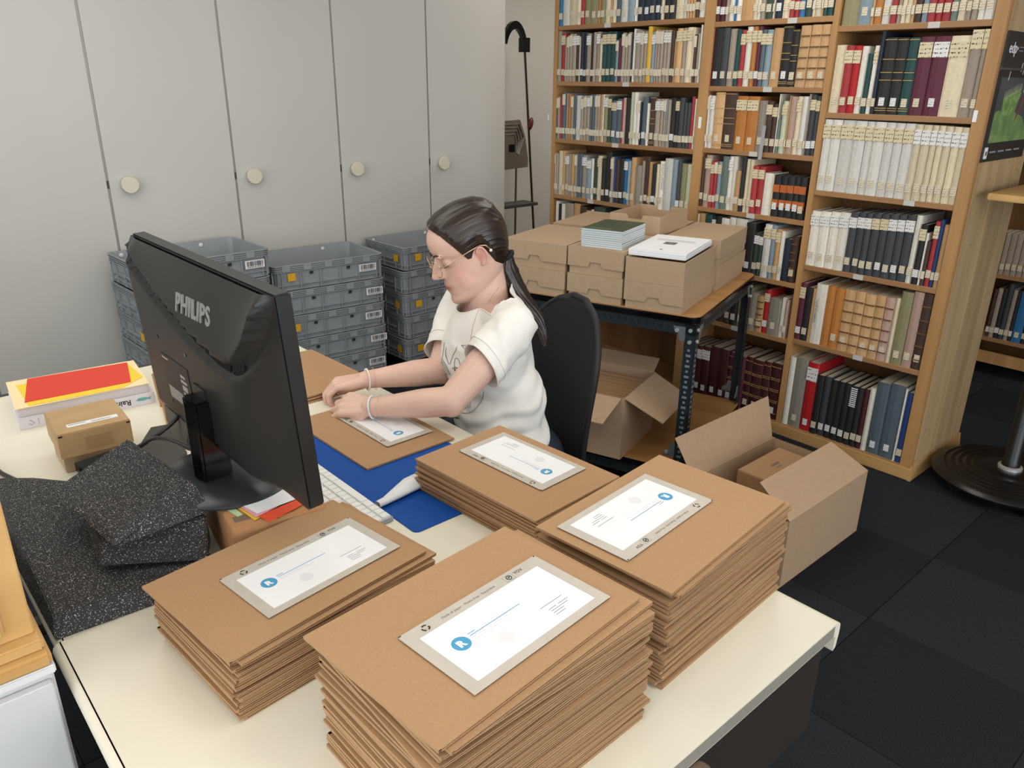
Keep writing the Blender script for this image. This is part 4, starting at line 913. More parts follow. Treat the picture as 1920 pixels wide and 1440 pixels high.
# rolled paper cone
pc = MB(); n = 14; path = [Zp(708, 944, DZ + .014), Zp(722, 936, DZ + .016), Zp(745, 918, DZ + .02), Zp(772, 900, DZ + .022), Zp(795, 888, DZ + .02)]
wid = [.008, .0095, .018, .026, .022]; hgt_ = [.008, .008, .009, .011, .010]; vs = []
for i, p in enumerate(path):
    d = (path[min(i + 1, 4)] - path[max(i - 1, 0)]).normalized(); sd = d.cross(Vector((0, 0, 1))).normalized()
    for k in range(n): a = 2*PI*k/n; vs.append(Vector((p.x, p.y, DZ + .003 + hgt_[i])) + sd*(wid[i]*math.cos(a)) + Vector((0, 0, hgt_[i]*math.sin(a)*(1 + .15*math.sin(3*a + i)))))
fs = [(i*n + k, i*n + (k + 1) % n, (i + 1)*n + (k + 1) % n, (i + 1)*n + k) for i in range(4) for k in range(n)] + [tuple(range(4*n, 5*n))]
pc.add(vs, fs); o = pc.build('paper_bag', mat('tissue_white', '#dfe3e4', .6, var=.05, vs=60, bump=.2, bs=120), None, smooth='all', fix=True); tag(o, 'white rolled paper bag lying on the blue mat', 'paper bag')
# ------------------------------------------------------------ monitor on its kraft box
kbx = thing('kraft_box', 'plain kraft box raising the monitor stand', 'box', (.405, 1.16, DZ), -.16)
MB().box(0, 0, 0, .165, .33, .118).build('box_body', mat('kraft_box_board', '#b98a5e', .75, var=.07, vs=70), kbx, bevel=.002)
MB().box(.01, .02, .118, .15, .04, .1184).build('printed_line', mat('brown_print', '#7d6a58', .7), kbx)
MZ = DZ + .1185
MWd, MHt = .627, .36
mon = thing('monitor', 'black widescreen monitor seen from behind, silver brand lettering on its back', 'monitor', (.495, 1.344, MZ), 0)
tilt = R_(3.73); TLp = Vector((.491, 1.657, 1.273)) - Vector((.495, 1.344, MZ))
def MP(u, v, d):       # u: 0 left (far end) .. 1 right; v: 0 bottom .. 1 top; d: depth behind the front
    up = Vector((-math.sin(tilt), 0, math.cos(tilt))); back = Vector((-math.cos(tilt), 0, -math.sin(tilt)))
    return TLp + Vector((0, -1, 0))*(u*MWd) + up*((v - 1)*MHt) + back*d
b = MB(); NU, NV = 72, 48; vs = []
def smooth(a, b_, x): t = max(0, min(1, (x - a)/(b_ - a))); return t*t*(3 - 2*t)
def varc(u): return .615 + .385*min(1, abs((u - .74)/(.74 if u < .74 else .25)))**(1.7 if u < .74 else 1.9)
def depth(u, v):
    e = min(smooth(0, .05, u), smooth(0, .26, 1 - u)); d = .028 + .03*e*smooth(0, .05, v)
    va = varc(u)
    if v > va: d = .028 + .036*smooth(0, .04, min(u, 1 - u) + .012)*(1 - .72*((v - va)/max(.03, 1 - va)))*min(1, (1 - va)/.08)
    elif v > va - .075: d -= .014*math.sin(PI*(va - v)/.075)**.7*e
    return max(.026, d)
for i in range(NU + 1):
    for j in range(NV + 1): vs.append(MP(i/NU, j/NV, depth(i/NU, j/NV)))
w = NV + 1; fs = [(i*w + j, i*w + j + 1, (i + 1)*w + j + 1, (i + 1)*w + j) for i in range(NU) for j in range(NV)]
b.add(vs, fs); b.build('back_shell', mat('monitor_black', '#2a2a29', .42, bump=.04, bs=900), mon, smooth='all', fix=True)
b = MB(); b.hexa([MP(0, 0, .028), MP(1, 0, .028), MP(1, 1, .028), MP(0, 1, .028)], [MP(0, 0, 0), MP(1, 0, 0), MP(1, 1, 0), MP(0, 1, 0)]); b.build('bezel', mat('bezel_black', '#1d1d1d', .35), mon, bevel=.003, fix=True)
b = MB(); b.hexa([MP(.03, .06, .0005), MP(.97, .06, .0005), MP(.97, .96, .0005), MP(.03, .96, .0005)], [MP(.03, .06, -.0008), MP(.97, .06, -.0008), MP(.97, .96, -.0008), MP(.03, .96, -.0008)]); b.build('screen', mat('screen_glass', '#15181c', .1), mon, fix=True)
vr = MB()
for k in range(96):
    u = .04 + .78*k/96; va = varc(u)
    if k % 22 in (20, 21): continue
    p0, p1 = MP(u, va - .012, depth(u, va - .035) + .002), MP(u, va - .066, depth(u, va - .045) + .003); dd = Vector((0, .0011, 0)); bk_ = Vector((-.003, 0, 0))
    vr.hexa([p0 - dd, p0 + dd, p1 + dd, p1 - dd], [p0 - dd + bk_, p0 + dd + bk_, p1 + dd + bk_, p1 - dd + bk_])
o = vr.build('vent_ribs', mat('vent_black', '#1a1a1a', .4), mon, fix=True); o['kind'] = 'stuff'
up = Vector((-math.sin(tilt), 0, math.cos(tilt)))
# the lettering lies on the sloping visor
M_logo = mat('silver_lettering', '#a9aaa8', .4, metal=.2)
def visor(u, v): return MP(u, v, depth(u, v))
ui, vi = .455, .755; P0 = visor(ui, vi); Pu = visor(ui + .02, vi) - P0; Pv = visor(ui, vi + .02) - P0; nn = Pu.cross(Pv).normalized()
if nn.x > 0: nn = -nn
text('PHILIPS', .046, M_logo, mon, P0 + nn*.0012 + Vector((-.0012, 0, 0)), Pu, Pv, 'brand_lettering', .0010, .0016, sx=.86, sp=1.1)
lp = lambda u, v, e=.0008: MP(u, v, depth(u, v) + e)
def plate(name, u0, u1, v0, v1, mt, par, e=.0012): return MB().slab([MP(u0, v0, .058 + e), MP(u1, v0, .058 + e), MP(u1, v1, .058 + e), MP(u0, v1, .058 + e)], (.0012, 0, 0)).build(name, mt, par, fix=True)
pl = plate('rating_plate', .20, .42, .16, .42, mat('rating_plate_grey', '#262524', .45), mon)
plate('plate_sticker', .215, .33, .165, .235, mat('sticker_grey', '#9d9b97', .6), pl, .0016)
for u0, u1, v0, v1 in ((.21, .26, .395, .405), (.35, .385, .345, .36), (.345, .395, .315, .33), (.35, .39, .27, .30), (.35, .365, .235, .26), (.40, .412, .17, .19)): plate('plate_print', u0, u1, v0, v1, mat('plate_print_grey', '#b5b2ac', .6), pl, .0017)
for u, v in ((.20, .50), (.43, .50), (.20, .12), (.43, .12)): plate('mount_hole', u, u + .009, v, v + .018, M_gloss, mon, .001)
b = MB(); b.slab([MP(.04, .0, .05), MP(.26, -.0, .05), MP(.24, -.16, .06), MP(.13, -.16, .06), MP(.06, -.08, .055)], (.02, 0, 0)); b.build('port_cover', mat('port_cover_grey', '#5d5b54', .45), mon, fix=True)
nk = MB(); nk.prism([(-.026, -.03), (.026, -.03), (.03, 0), (.026, .03), (-.026, .03), (-.034, 0)], .018, .175, lambda u, v, w: (u - .045, v, w)); nk.build('neck', M_gloss, mon, bevel=.004, fix=True)
nk = MB(); nk.prism([(-.03, -.032), (.05, -.032), (.05, .032), (-.03, .032)], .085, .2, lambda u, v, w: (u - .02, v, w)); nk.build('neck_bracket', M_black, mon, bevel=.006)
MB().lathe([(.105, 0), (.122, .002), (.124, .006), (.118, .011), (.08, .016), (.04, .019)], 48, (-.02, 0, 0), 0, Matrix.Diagonal((1, 1.08, 1))).build('foot_disc', mat('foot_graphite', '#3a3d41', .28, metal=.3), mon, smooth=True, fix=True)
# sticky notes and cards at the foot of the monitor
zz = MZ + .0002
def sheetpx(pts, z, mt, name, label, cat, grp=None, th=.0006, objz=True):
    q = [Zp(x, y, z) for x, y in pts]; o = MB().slab([Vector((p.x, p.y, z)) for p in q], (0, 0, th)).build(name, mt, None, fix=True); return tag(o, label, cat, grp)
sheetpx([(423, 955), (430, 945), (455, 965), (446, 969)], zz, mat('note_green', '#b9dcae', .7), 'sticky_note', 'pale green sticky note on the kraft box', 'sticky note', 'cards and notes on the kraft box')
sheetpx([(430, 942), (470, 937), (505, 960), (478, 976)], zz + .0012, mat('note_yellow', '#efc23a', .7), 'card', 'yellow card under the white sheet on the kraft box', 'card', 'cards and notes on the kraft box')
sheetpx([(485, 968), (560, 935), (570, 945), (505, 979)], zz + .0024, mat('note_red', '#e4502a', .7), 'card', 'orange-red card sticking out from under the monitor', 'card', 'cards and notes on the kraft box')
sheetpx([(432, 938), (470, 925), (520, 950), (480, 970)], zz + .0036, mat('note_pink', '#e2a3b4', .7), 'card', 'pink card edge under the white sheet', 'card', 'cards and notes on the kraft box')
sheetpx([(437, 938), (500, 905), (565, 932), (482, 963)], zz + .0048, M_white, 'card', 'white card lying over the coloured cards', 'card', 'cards and notes on the kraft box')
# cables
def cable(pts, r, label, n=8):
    P_ = [Vector(p) for p in pts]; q = []
    for i in range(len(P_) - 1):
        a, b_, c, d = P_[max(i - 1, 0)], P_[i], P_[i + 1], P_[min(i + 2, len(P_) - 1)]
        for k in range(6):
            t = k/6; q.append(.5*((2*b_) + (c - a)*t + (2*a - 5*b_ + 4*c - d)*t*t + (-a + 3*b_ - 3*c + d)*t**3))
    q.append(P_[-1]); o = MB().tube(q, r, n).build('cable', M_black, None, smooth=True); return tag(o, label, 'cable')
cable([Wp(357, 735, 1.62), Wp(352, 752, 1.62), Wp(335, 780, 1.60), Wp(305, 808, 1.58), Wp(270, 832, 1.57), Wp(235, 850, 1.56) + Vector((0, 0, -.0))], .0048, 'black monitor cable running down from the port cover')
cable([Wp(262, 838, 1.585), Wp(290, 822, 1.56), Wp(320, 826, 1.53), Wp(360, 842, 1.47), Wp(395, 843, 1.44), Wp(425, 828, 1.45), Wp(441, 800, 1.48), Wp(446, 775, 1.49)], .0045, 'black cable looped round the monitor neck')
# ------------------------------------------------------------ card box, small kraft box, folder
rbx = thing('card_box', 'white two-part paper box with coloured cards on top and blue fish print', 'box', (.262, 2.146, DZ), -.097)
MB().box(0, 0, 0, .322, .225, .032).build('tray', M_lilac, rbx, bevel=.0008, seg=1)
MB().box(.004, .006, .0321, .312, .22, .0575).build('upper_tray', mat('inner_tray', '#cfc9cc', .6), rbx, bevel=.0008, seg=1)
text('Rainbow', .021, mat('print_dark', '#2a2d33', .6), rbx, (.262, -.0004, .022), (-1, 0, 0), (0, 0, -1), 'lettering', .0004, .0002)
fp = [(0, 0), (.008, .006), (.02, .007), (.032, .003), (.038, .006), (.036, .0), (.039, -.004), (.03, -.001), (.02, -.004), (.008, -.003)]
MB().prism([(.274 + u, .0165 + v*.9) for u, v in fp[:4] + fp[7:]], -.0008, 0, lambda u, v, w: (u, w, v)).build('fish_print', mat('fish_blue', '#3f86b8', .6, col2='#6fb0a6', vs=40), rbx, fix=True)
MB().prism([(.274 + u, .0165 + v*.9) for u, v in (fp[3], fp[4], fp[5], fp[6], fp[7])], -.0008, 0, lambda u, v, w: (u, w, v)).build('fish_tail', MATS['fish_blue'], rbx, fix=True)
b = MB(); b.tube([(.022, -.0006, .014), (.028, -.0006, .009), (.034, -.0006, .014), (.03, -.0006, .02), (.026, -.0006, .022)], .0006, 4); b.box(.044, -.0008, .008, .0446, 0, .024); b.build('recycling_print', M_inkg, rbx)
def card(pts, mt, label, name='card', z=.0):
    o = MB().slab([(x, y, z) for x, y in pts], (0, 0, .0008)).build(name, mt, None, fix=True, loc=(.262, 2.146, DZ), rz=-.097); return tag(o, label, 'card', 'coloured cards on the white paper box')
card([(.0, -.004), (.315, .0), (.32, .222), (.0, .225)], M_cre, 'large cream card lying on the white paper box', z=.058)
card([(.03, .004), (.245, -.0), (.31, .06), (.30, .19), (.02, .18)], M_yel, 'yellow card under the red card', z=.0592)
card([(.025, .03), (.275, -.002 + .035), (.30, .205), (.05, .215)], M_red, 'red card on top of the pile', z=.0604)
kx = thing('kraft_box', 'small worn kraft box with white label strip and taped lid', 'box', (.285, 1.80, DZ), -.06)
b = MB(); b.box(.004, .02, 0, .143, .155, .06); b.build('base', M_box, kx, bevel=.002)
b = MB(); b.box(-.002, -.004, .045, .147, .158, .104); b.build('lid', mat('worn_kraft', '#b99a70', .8, var=.1, vs=25, bump=.1, bs=60), kx, bevel=.002)
MB().box(.025, .028, .104, .13, .046, .1046).build('label_strip', M_white, kx)
for k, (x, w_) in enumerate(((.028, .035), (.075, .04))): MB().box(x, .038 - .004*k, .1046, x + w_, .041 - .004*k, .1049).build('label_print', M_inkg, kx)
MB().box(.05, -.0048, .055, .105, -.0042, .085).build('packing_tape', mat('kraft_tape', '#a98a60', .4), kx)
for x in (.0, .138): MB().box(x, -.0052, .097, x + .008, -.0042, .1005).build('corner_slit', M_ink, kx)
kf = thing('kraft_folder', 'opened flat kraft box with one upright side beside the monitor', 'box', (0, 0, 0))
q = [Zp(x, y, DZ) for x, y in ((304, 762), (378, 752), (402, 832), (324, 842))]
MB().slab(q, (0, 0, .006)).build('flat_panel', mat('brown_kraft_panel', '#a47b56', .75, var=.06, vs=40), kf, fix=True)
MB().slab([q[0] + Vector((0, 0, .006)), q[1] + Vector((0, 0, .006)), q[1] + Vector((.0, .03, .07)), q[0] + Vector((-.004, .02, .085))], (0, .004, 0)).build('upright_side', M_kraft, kf, fix=True)
MB().slab([q[0] + Vector((-.005, 0, 0)), q[0] + Vector((.01, 0, 0)), q[0] + Vector((.008, .02, .092)), q[0] + Vector((-.008, .02, .09))], (0, -.003, 0)).build('folded_edge', M_kraft, kf, fix=True)
# ------------------------------------------------------------ foam wedges
def convex(name, pts, mt, parent=None):
    bm = bmesh.new()
    for p in pts: bm.verts.new(p)
    r = bmesh.ops.convex_hull(bm, input=bm.verts); bmesh.ops.delete(bm, geom=[g for g in r['geom_interior'] if isinstance(g, bmesh.types.BMVert)], context='VERTS')
    bmesh.ops.dissolve_limit(bm, angle_limit=.03, verts=bm.verts, edges=bm.edges)
    bmesh.ops.bevel(bm, geom=list(bm.edges), offset=.002, segments=2, affect='EDGES', clamp_overlap=True)
    me = bpy.data.meshes.new(name); bm.to_mesh(me); bm.free(); me.materials.append(mt); o = bpy.data.objects.new(name, me); COL.objects.link(o); o.parent = parent; return o
f1 = convex('foam_wedge', [(.128, 1.217, DZ + .001), (.395, 1.20, DZ + .001), (.395, 1.56, DZ + .001), (.215, 1.74, DZ + .001), (.15, 1.76, DZ + .001), (.126, 1.5, DZ + .001), (.135, 1.235, .765), (.39, 1.215, .765), (.39, 1.54, .772), (.215, 1.725, .785), (.155, 1.75, .795), (.14, 1.5, .79)], M_foam)
tag(f1, 'large black speckled foam slab lying at the desk edge under two wedges', 'foam wedge', 'speckled foam book wedges')
f2 = convex('foam_wedge', [(.222, 1.285, .7925), (.376, 1.215, .7725), (.403, 1.27, .775), (.39, 1.47, .776), (.25, 1.5, .79), (.235, 1.29, .828), (.40, 1.262, .832), (.38, 1.46, .835), (.25, 1.49, .835)], M_foam)
tag(f2, 'black speckled foam wedge in the middle, under the tilted one', 'foam wedge', 'speckled foam book wedges')
f3 = convex('foam_wedge', [(.222, 1.48, .8375), (.243, 1.268, .8375), (.408, 1.272, .8375), (.365, 1.50, .8375), Zp(95, 921, .862), Zp(212, 1004, .858), Zp(353, 903, .893), Zp(240, 822, .90), Zp(216, 1028, .845), Zp(399, 957, .845), Zp(366, 907, .888)], M_foam)
tag(f3, 'black speckled foam wedge with sloping top, uppermost on the pile', 'foam wedge', 'speckled foam book wedges')
bp_ = thing('document_holder', 'black plastic holder plate behind the foam wedges', 'holder', (0, 0, 0))
q = [Zp(x, y, DZ + .001) for x, y in ((285, 812), (318, 806), (352, 858), (305, 900), (255, 860))]
MB().slab(q, (0, 0, .016)).build('plate', mat('holder_grey', '#3b3835', .5), bp_, fix=True)
q = [Zp(x, y, DZ + .001) for x, y in ((135, 878), (215, 852), (225, 862), (150, 888))]
MB().slab(q, (0, 0, .02)).build('front_lip', M_gloss, bp_, fix=True)
MB().slab([Zp(140, 868, .775), Zp(205, 845, .775), Zp(212, 852, .77), Zp(160, 880, .76)], (0, 0, -.004)).build('curved_top', M_black, bp_, fix=True)
cable([Zp(-20, 868, DZ + .006), Zp(0, 885, DZ + .006), Zp(14, 893, DZ + .008), Zp(40, 905, DZ + .012)], .005, 'black cable end on the desk by the foam slab')
# ------------------------------------------------------------ white cabinet with wooden card-index drawers
wc = thing('cabinet', 'low white cabinet under the wooden drawer chest', 'cabinet', (-.62, 1.10, 0))
MB().box(0, 0.002, 0, .725, .45, .765).build('body', mat('white_cabinet_paint', '#d3d5d6', .45), wc, bevel=.003)
MB().box(-.005, -.008, .766, .728, .455, .78).build('top_board', mat('white_cabinet_top', '#e2e3e3', .4), wc, bevel=.002)
MB().box(.005, -.014, .03, .72, .0015, .755).build('door', MATS['white_cabinet_paint'], wc, bevel=.002)
ch_ = thing('drawer_chest', 'pale wooden card-index chest with dark label plates on drawers', 'drawer chest', (-.40, 1.125, .7805))
MB().box(.0, -.035, 0, .507, .30, .022).build('base_moulding', M_beech, ch_, bevel=.005)
MB().box(.006, -.022, .022, .502, .295, .04).build('upper_moulding', M_beech, ch_, bevel=.003)
MB().box(.012, 0, .04, .497, .29, .62).build('case', M_beech, ch_, bevel=.002)
for r_ in range(4):
    for c_ in range(3):
        x0_, z0_ = .03 + c_*.147, .055 + r_*.14
        d = MB().box(x0_, -.012, z0_, x0_ + .138, 0, z0_ + .128).build('drawer', M_beech, ch_, bevel=.004)
        MB().box(x0_ + .045, -.0155, z0_ + .045, x0_ + .095, -.012, z0_ + .085).build('label_plate', mat('plate_bronze', '#4a4742', .35, metal=.6), d)
        MB().ball((x0_ + .07, -.02, z0_ + .03), .008, 10).build('knob', mat('plate_bronze', '#4a4742', .35, metal=.6), d, smooth='all')
# ------------------------------------------------------------ seated person
FD = Vector((-.96, .28, 0)).normalized(); LD = Vector((-FD.y, FD.x, 0)); UP = Vector((0, 0, 1))
FH = Vector((-.915, .403, 0)).normalized(); LH = Vector((-FH.y, FH.x, 0))
per = thing('person', 'seated person in a white T-shirt with glasses and dark ponytail, closing a pouch', 'person', (1.41, 1.56, 0))
PO = Vector((1.41, 1.56, 0))
HP = math.radians(23); HC = Wp(887, 473, 2.10); HS = 1.06
HF = (FH*math.cos(HP) - UP*math.sin(HP)); HU = (UP*math.cos(HP) + FH*math.sin(HP)); HL = LH.copy()
rollm = Matrix.Rotation(math.radians(2), 3, HF); HL = rollm @ HL; HU = rollm @ HU
def H(f, l, u): return HC + (HF*f + HL*l + HU*u)*HS
def Hinv(p): d = (p - HC)/HS; return d.dot(HF), d.dot(HL), d.dot(HU)
def lerp_tab(T, x):
    if x <= T[0][0]: return T[0][1]
    for (a, b_), (c, d) in zip(T, T[1:]):
        if x <= c: t = (x - a)/(c - a); return b_ + (d - b_)*t
    return T[-1][1]
FRONT = [(-.112, .045), (-.108, .078), (-.1, .094), (-.088, .101), (-.075, .096), (-.062, .099), (-.055, .0965), (-.048, .100), (-.035, .0975), (-.015, .091), (.005, .0855), (.02, .085), (.034, .0955), (.05, .100), (.07, .0985), (.09, .089), (.105, .071), (.116, .046), (.123, .012)]
BACK = [(-.112, .02), (-.105, .0), (-.09, -.025), (-.07, -.05), (-.05, -.064), (-.03, -.074), (0, -.084), (.03, -.091), (.06, -.091), (.09, -.081), (.105, -.067), (.116, -.046), (.123, -.012)]
WIDTH = [(-.112, .012), (-.105, .028), (-.095, .041), (-.08, .051), (-.06, .0595), (-.04, .0645), (-.02, .069), (0, .0725), (.03, .0755), (.06, .0745), (.09, .064), (.105, .05), (.116, .033), (.123, .008)]
def head_pt(u, a, off=0.0, wo=0.0):
    ff, fb, w = lerp_tab(FRONT, u) + off, lerp_tab(BACK, u) - off, lerp_tab(WIDTH, u) + off + wo
    cf = fb + (ff - fb)*.42; c, s = math.cos(a), math.sin(a)
    e = 2/2.35 if c > 0 else 2/2.05
    x = cf + (ff - cf if c > 0 else cf - fb)*math.copysign(abs(c)**e, c); y = w*math.copysign(abs(s)**(2/2.2), s)
    return x, y
def head_mesh(mb, off=0.0):
    us = [-.112, -.11, -.106, -.1, -.094] + [-.088 + .0072*i for i in range(29)] + [.1225, .123]; n = 56; vs = []
    for u in us:
        for k in range(n): x, y = head_pt(u, 2*PI*k/n, off); vs.append(H(x, y, u))
    fs = [(i*n + k, i*n + (k + 1) % n, (i + 1)*n + (k + 1) % n, (i + 1)*n + k) for i in range(len(us) - 1) for k in range(n)]
    fs += [tuple(range(n))[::-1], tuple(range((len(us) - 1)*n, len(us)*n))]
    mb.add(vs, fs)
def cap(mb, p0, r0, p1, r1, n=12):
    p0, p1 = Vector(p0), Vector(p1); d = (p1 - p0)
    if d.length < 1e-6: mb.ball(p0, r0, n); return
    d.normalize(); path = []; rs = []
    for i in range(4): a = PI/2*i/4; path.append(p0 - d*r0*math.cos(a)); rs.append(max(r0*math.sin(a), r0*.08))
    path.append(p0); rs.append(r0); path.append(p1); rs.append(r1)
    for i in range(3, -1, -1): a = PI/2*i/4; path.append(p1 + d*r1*math.cos(a)); rs.append(max(r1*math.sin(a), r1*.08))
    mb.tube(path, rs, n)
def ell(mb, c, rf, rl, ru, f=None, l=None, u=None, n=20):
    f, l, u = f or FD, l or LD, u or UP; M = Matrix((f, l, u)).transposed(); mb.ball(c, (rf, rl, ru), n, 0, M)
def remesh(mb, vox, smooth_it, name, sf=.5):
    me = mb.mesh('tmp'); bm = bmesh.new(); bm.from_mesh(me); bmesh.ops.recalc_face_normals(bm, faces=bm.faces); bm.to_mesh(me); bm.free()
    o = bpy.data.objects.new('tmp', me); COL.objects.link(o); md = o.modifiers.new('r', 'REMESH'); md.mode = 'VOXEL'; md.voxel_size = vox; md.adaptivity = 0
    m2 = bpy.data.meshes.new_from_object(o.evaluated_get(bpy.context.evaluated_depsgraph_get())); bpy.data.objects.remove(o, do_unlink=True); bpy.data.meshes.remove(me)
    bm = bmesh.new(); bm.from_mesh(m2)
    for _ in range(smooth_it): bmesh.ops.smooth_vert(bm, verts=bm.verts, factor=sf, use_axis_x=True, use_axis_y=True, use_axis_z=True)
    m2.name = name
    return m2, bm
# joints
SL, SR = Vector((1.292, 1.432, .972)), Vector((1.384, 1.762, .968))
EL, ER = Wp(846, 752, 1.955), Wp(826, 694, 2.22)
WL, WR = Wp(694, 764, 2.005), Wp(684, 712, 2.13)
NB = Vector((1.358, 1.592, 1.005))
M_skin = mat('skin', '#d9ac93', .5, attr='Col', var=.03, vs=30, bump=.05, bs=500)
M_skin.node_tree.nodes['Principled BSDF'].inputs['Subsurface Weight'].default_value = .06
M_skin.node_tree.nodes['Principled BSDF'].inputs['Subsurface Radius'].default_value = (.01, .004, .002)
sk = MB()
head_mesh(sk)
def hull(mb, pts):
    bm_ = bmesh.new(); [bm_.verts.new(p) for p in pts]; bmesh.ops.convex_hull(bm_, input=bm_.verts); bm_.verts.index_update(); loose = [v for v in bm_.verts if not v.link_faces]
    bmesh.ops.delete(bm_, geom=loose, context='VERTS'); bm_.verts.index_update(); mb.add([v.co.copy() for v in bm_.verts], [tuple(v.index for v in f.verts) for f in bm_.faces]); bm_.free()
hull(sk, [H(*p) for p in ((.094, 0, .034), (.1, .004, .015), (.1, -.004, .015), (.122, .004, -.009), (.122, -.004, -.009), (.1215, .005, -.017), (.1215, -.005, -.017), (.113, .004, -.0235), (.113, -.004, -.0235), (.098, .0165, -.0165), (.098, -.0165, -.0165), (.094, .016, -.024), (.094, -.016, -.024), (.08, .024, -.02), (.08, -.024, -.02), (.078, .017, .02), (.078, -.017, .02))])
ell(sk, H(.1145, 0, -.0135), .0105, .0098, .0092, HF, HL, HU)
for s in (1, -1):
    ell(sk, H(.1, s*.0115, -.018), .0095, .0075, .0065, HF, HL, HU)
    ell(sk, H(.0735, s*.031, .016), .0145, .018, .0125, HF, HL, HU)                     # lowered eyelids
    ell(sk, H(.088, s*.026, .036), .0085, .024, .007, HF, HL, HU)                       # brow ridge
    ell(sk, H(.040, s*.032, -.035), .042, .032, .055, HF, HL, HU)                        # cheeks
    e0 = H(-.006, s*.0765, .004)
    Me = (HF*.93 + HL*s*-.25).normalized(); Ml = (HL*s + HF*.25).normalized()
    ell(sk, e0, .0125, .004, .0225, Me, Ml, HU)
    prev = None
    for k in range(15):
        a = -1.15 + 4.1*k/14; p = e0 + (Me*(-.0165*math.cos(a + .0)*-1 if False else -math.cos(a - .25)*.0122) + HU*math.sin(a - .25)*.0228 + Ml*.0062)*HS
        if prev: cap(sk, prev, .0034, p, .0034, 8)
        prev = p
    ell(sk, e0 + (HU*-.0215 + Me*.005 + Ml*.001)*HS, .0068, .0042, .007, Me, Ml, HU)
ell(sk, H(.0945, 0, -.046), .0085, .022, .0045, HF, HL, HU); ell(sk, H(.0935, 0, -.0575), .0085, .0195, .0055, HF, HL, HU)
ell(sk, H(.089, 0, -.09), .0135, .018, .015, HF, HL, HU)
cap(sk, H(-.018, 0, -.045), .046, NB + FD*.012 + UP*-.03, .053, 20)
cap(sk, H(-.01, 0, -.06), .045, NB + FD*.03 - UP*.04, .05, 20)
# shoulders, chest core, pelvis (under the shirt)
cap(sk, SL + LD*-.03 - UP*.02 + FD*.01, .040, SR + LD*.03 - UP*.02 + FD*.01, .040, 20)
ell(sk, NB + FD*.03 - UP*.08, .066, .11, .07); cap(sk, NB - UP*.10 + FD*.01, .085, Vector((1.378, 1.572, .60)), .085, 16); ell(sk, (1.385, 1.568, .53), .1, .14, .085)
# arms
def arm(S, E, W):
    m1 = S.lerp(E, .5); cap(sk, S - UP*.008, .043, m1, .044, 16); cap(sk, m1, .045, E, .038, 16); ell(sk, E - UP*.006, .036, .036, .036)
    m2 = E.lerp(W, .35); cap(sk, E, .039, m2, .038, 16); cap(sk, m2, .038, E.lerp(W, .8), .0275, 16); cap(sk, E.lerp(W, .8), .0275, W, .0245, 16)
arm(SL, EL, WL); arm(SR, ER, WR)
def hand(W, d, n, side, curls, thumb, spread=.06, pal=.078):
    d = d.normalized(); n = (n - d*n.dot(d)).normalized(); s = d.cross(n)*side          # s points to the thumb side
    flat = [(.030, .0), (.010, .004), (-.010, .002), (-.028, -.004)]                     # index..little lateral offset, length trim
    lens = [(.040, .024, .019), (.044, .027, .020), (.041, .025, .019), (.032, .020, .017)]
    for i, (lat, tr) in enumerate(flat):
        kn_ = W + d*(pal + tr) + s*lat*.98 + n*(.004 - abs(lat)*.08)
        cap(sk, W + d*.012 + s*lat*.55, .0155, kn_, .0108, 10)
        p = kn_; a = 0.0; r = .0097 - .0007*(i == 3); dirl = d*math.cos(spread*(1.5 - i)) + s*math.sin(spread*(1.5 - i))
        for k in range(3):
            a += curls[i][k]; dd = (dirl*math.cos(a) - n*math.sin(a)).normalized(); q = p + dd*lens[i][k]
            cap(sk, p, r, q, r*.92, 10); p = q; r *= .92
        TIPS.append((p, (dirl*math.cos(a) - n*math.sin(a)).normalized(), n))
    ell(sk, W + d*.04 - n*.006, .045, .034, .013, d, s, n)
    p = W + d*.022 + s*.026 - n*.006; cap(sk, W + d*.01 + s*.012, .016, p, .0145, 10); r = .0118
    for (fd, fs_, fn, ln) in thumb:
        q = p + (d*fd + s*fs_ + n*fn).normalized()*ln; cap(sk, p, r, q, r*.9, 10); p = q; r *= .9
TIPS = []
KL = Wp(634, 757, 2.045)
hand(WL, KL - WL, Vector((-.35, -.55, .75)), -1, [(.55, .95, .6), (.5, .9, .6), (.5, .95, .6), (.55, 1.0, .6)], [(.75, .45, -.45, .04), (.9, -.1, -.4, .03)])
KR = Wp(628, 722, 2.125)
hand(WR, KR - WR, Vector((-.25, .15, .95)), 1, [(.75, .8, .35), (.7, .85, .45), (.65, .9, .5), (.6, .9, .5)], [(.8, .35, -.5, .042), (.95, -.05, -.3, .03)])
me, bm = remesh(sk, .0030, 3, 'person_body')
bm.verts.ensure_lookup_table()
col_l = bm.loops.layers.float_color.new('Col')
base, lip, cheek, earc, dark = [Vector(lin(c)[:3]) for c in ('#dcb6a5', '#bd756c', '#d8968b', '#dca295', '#c98f7c')]
vc = {}
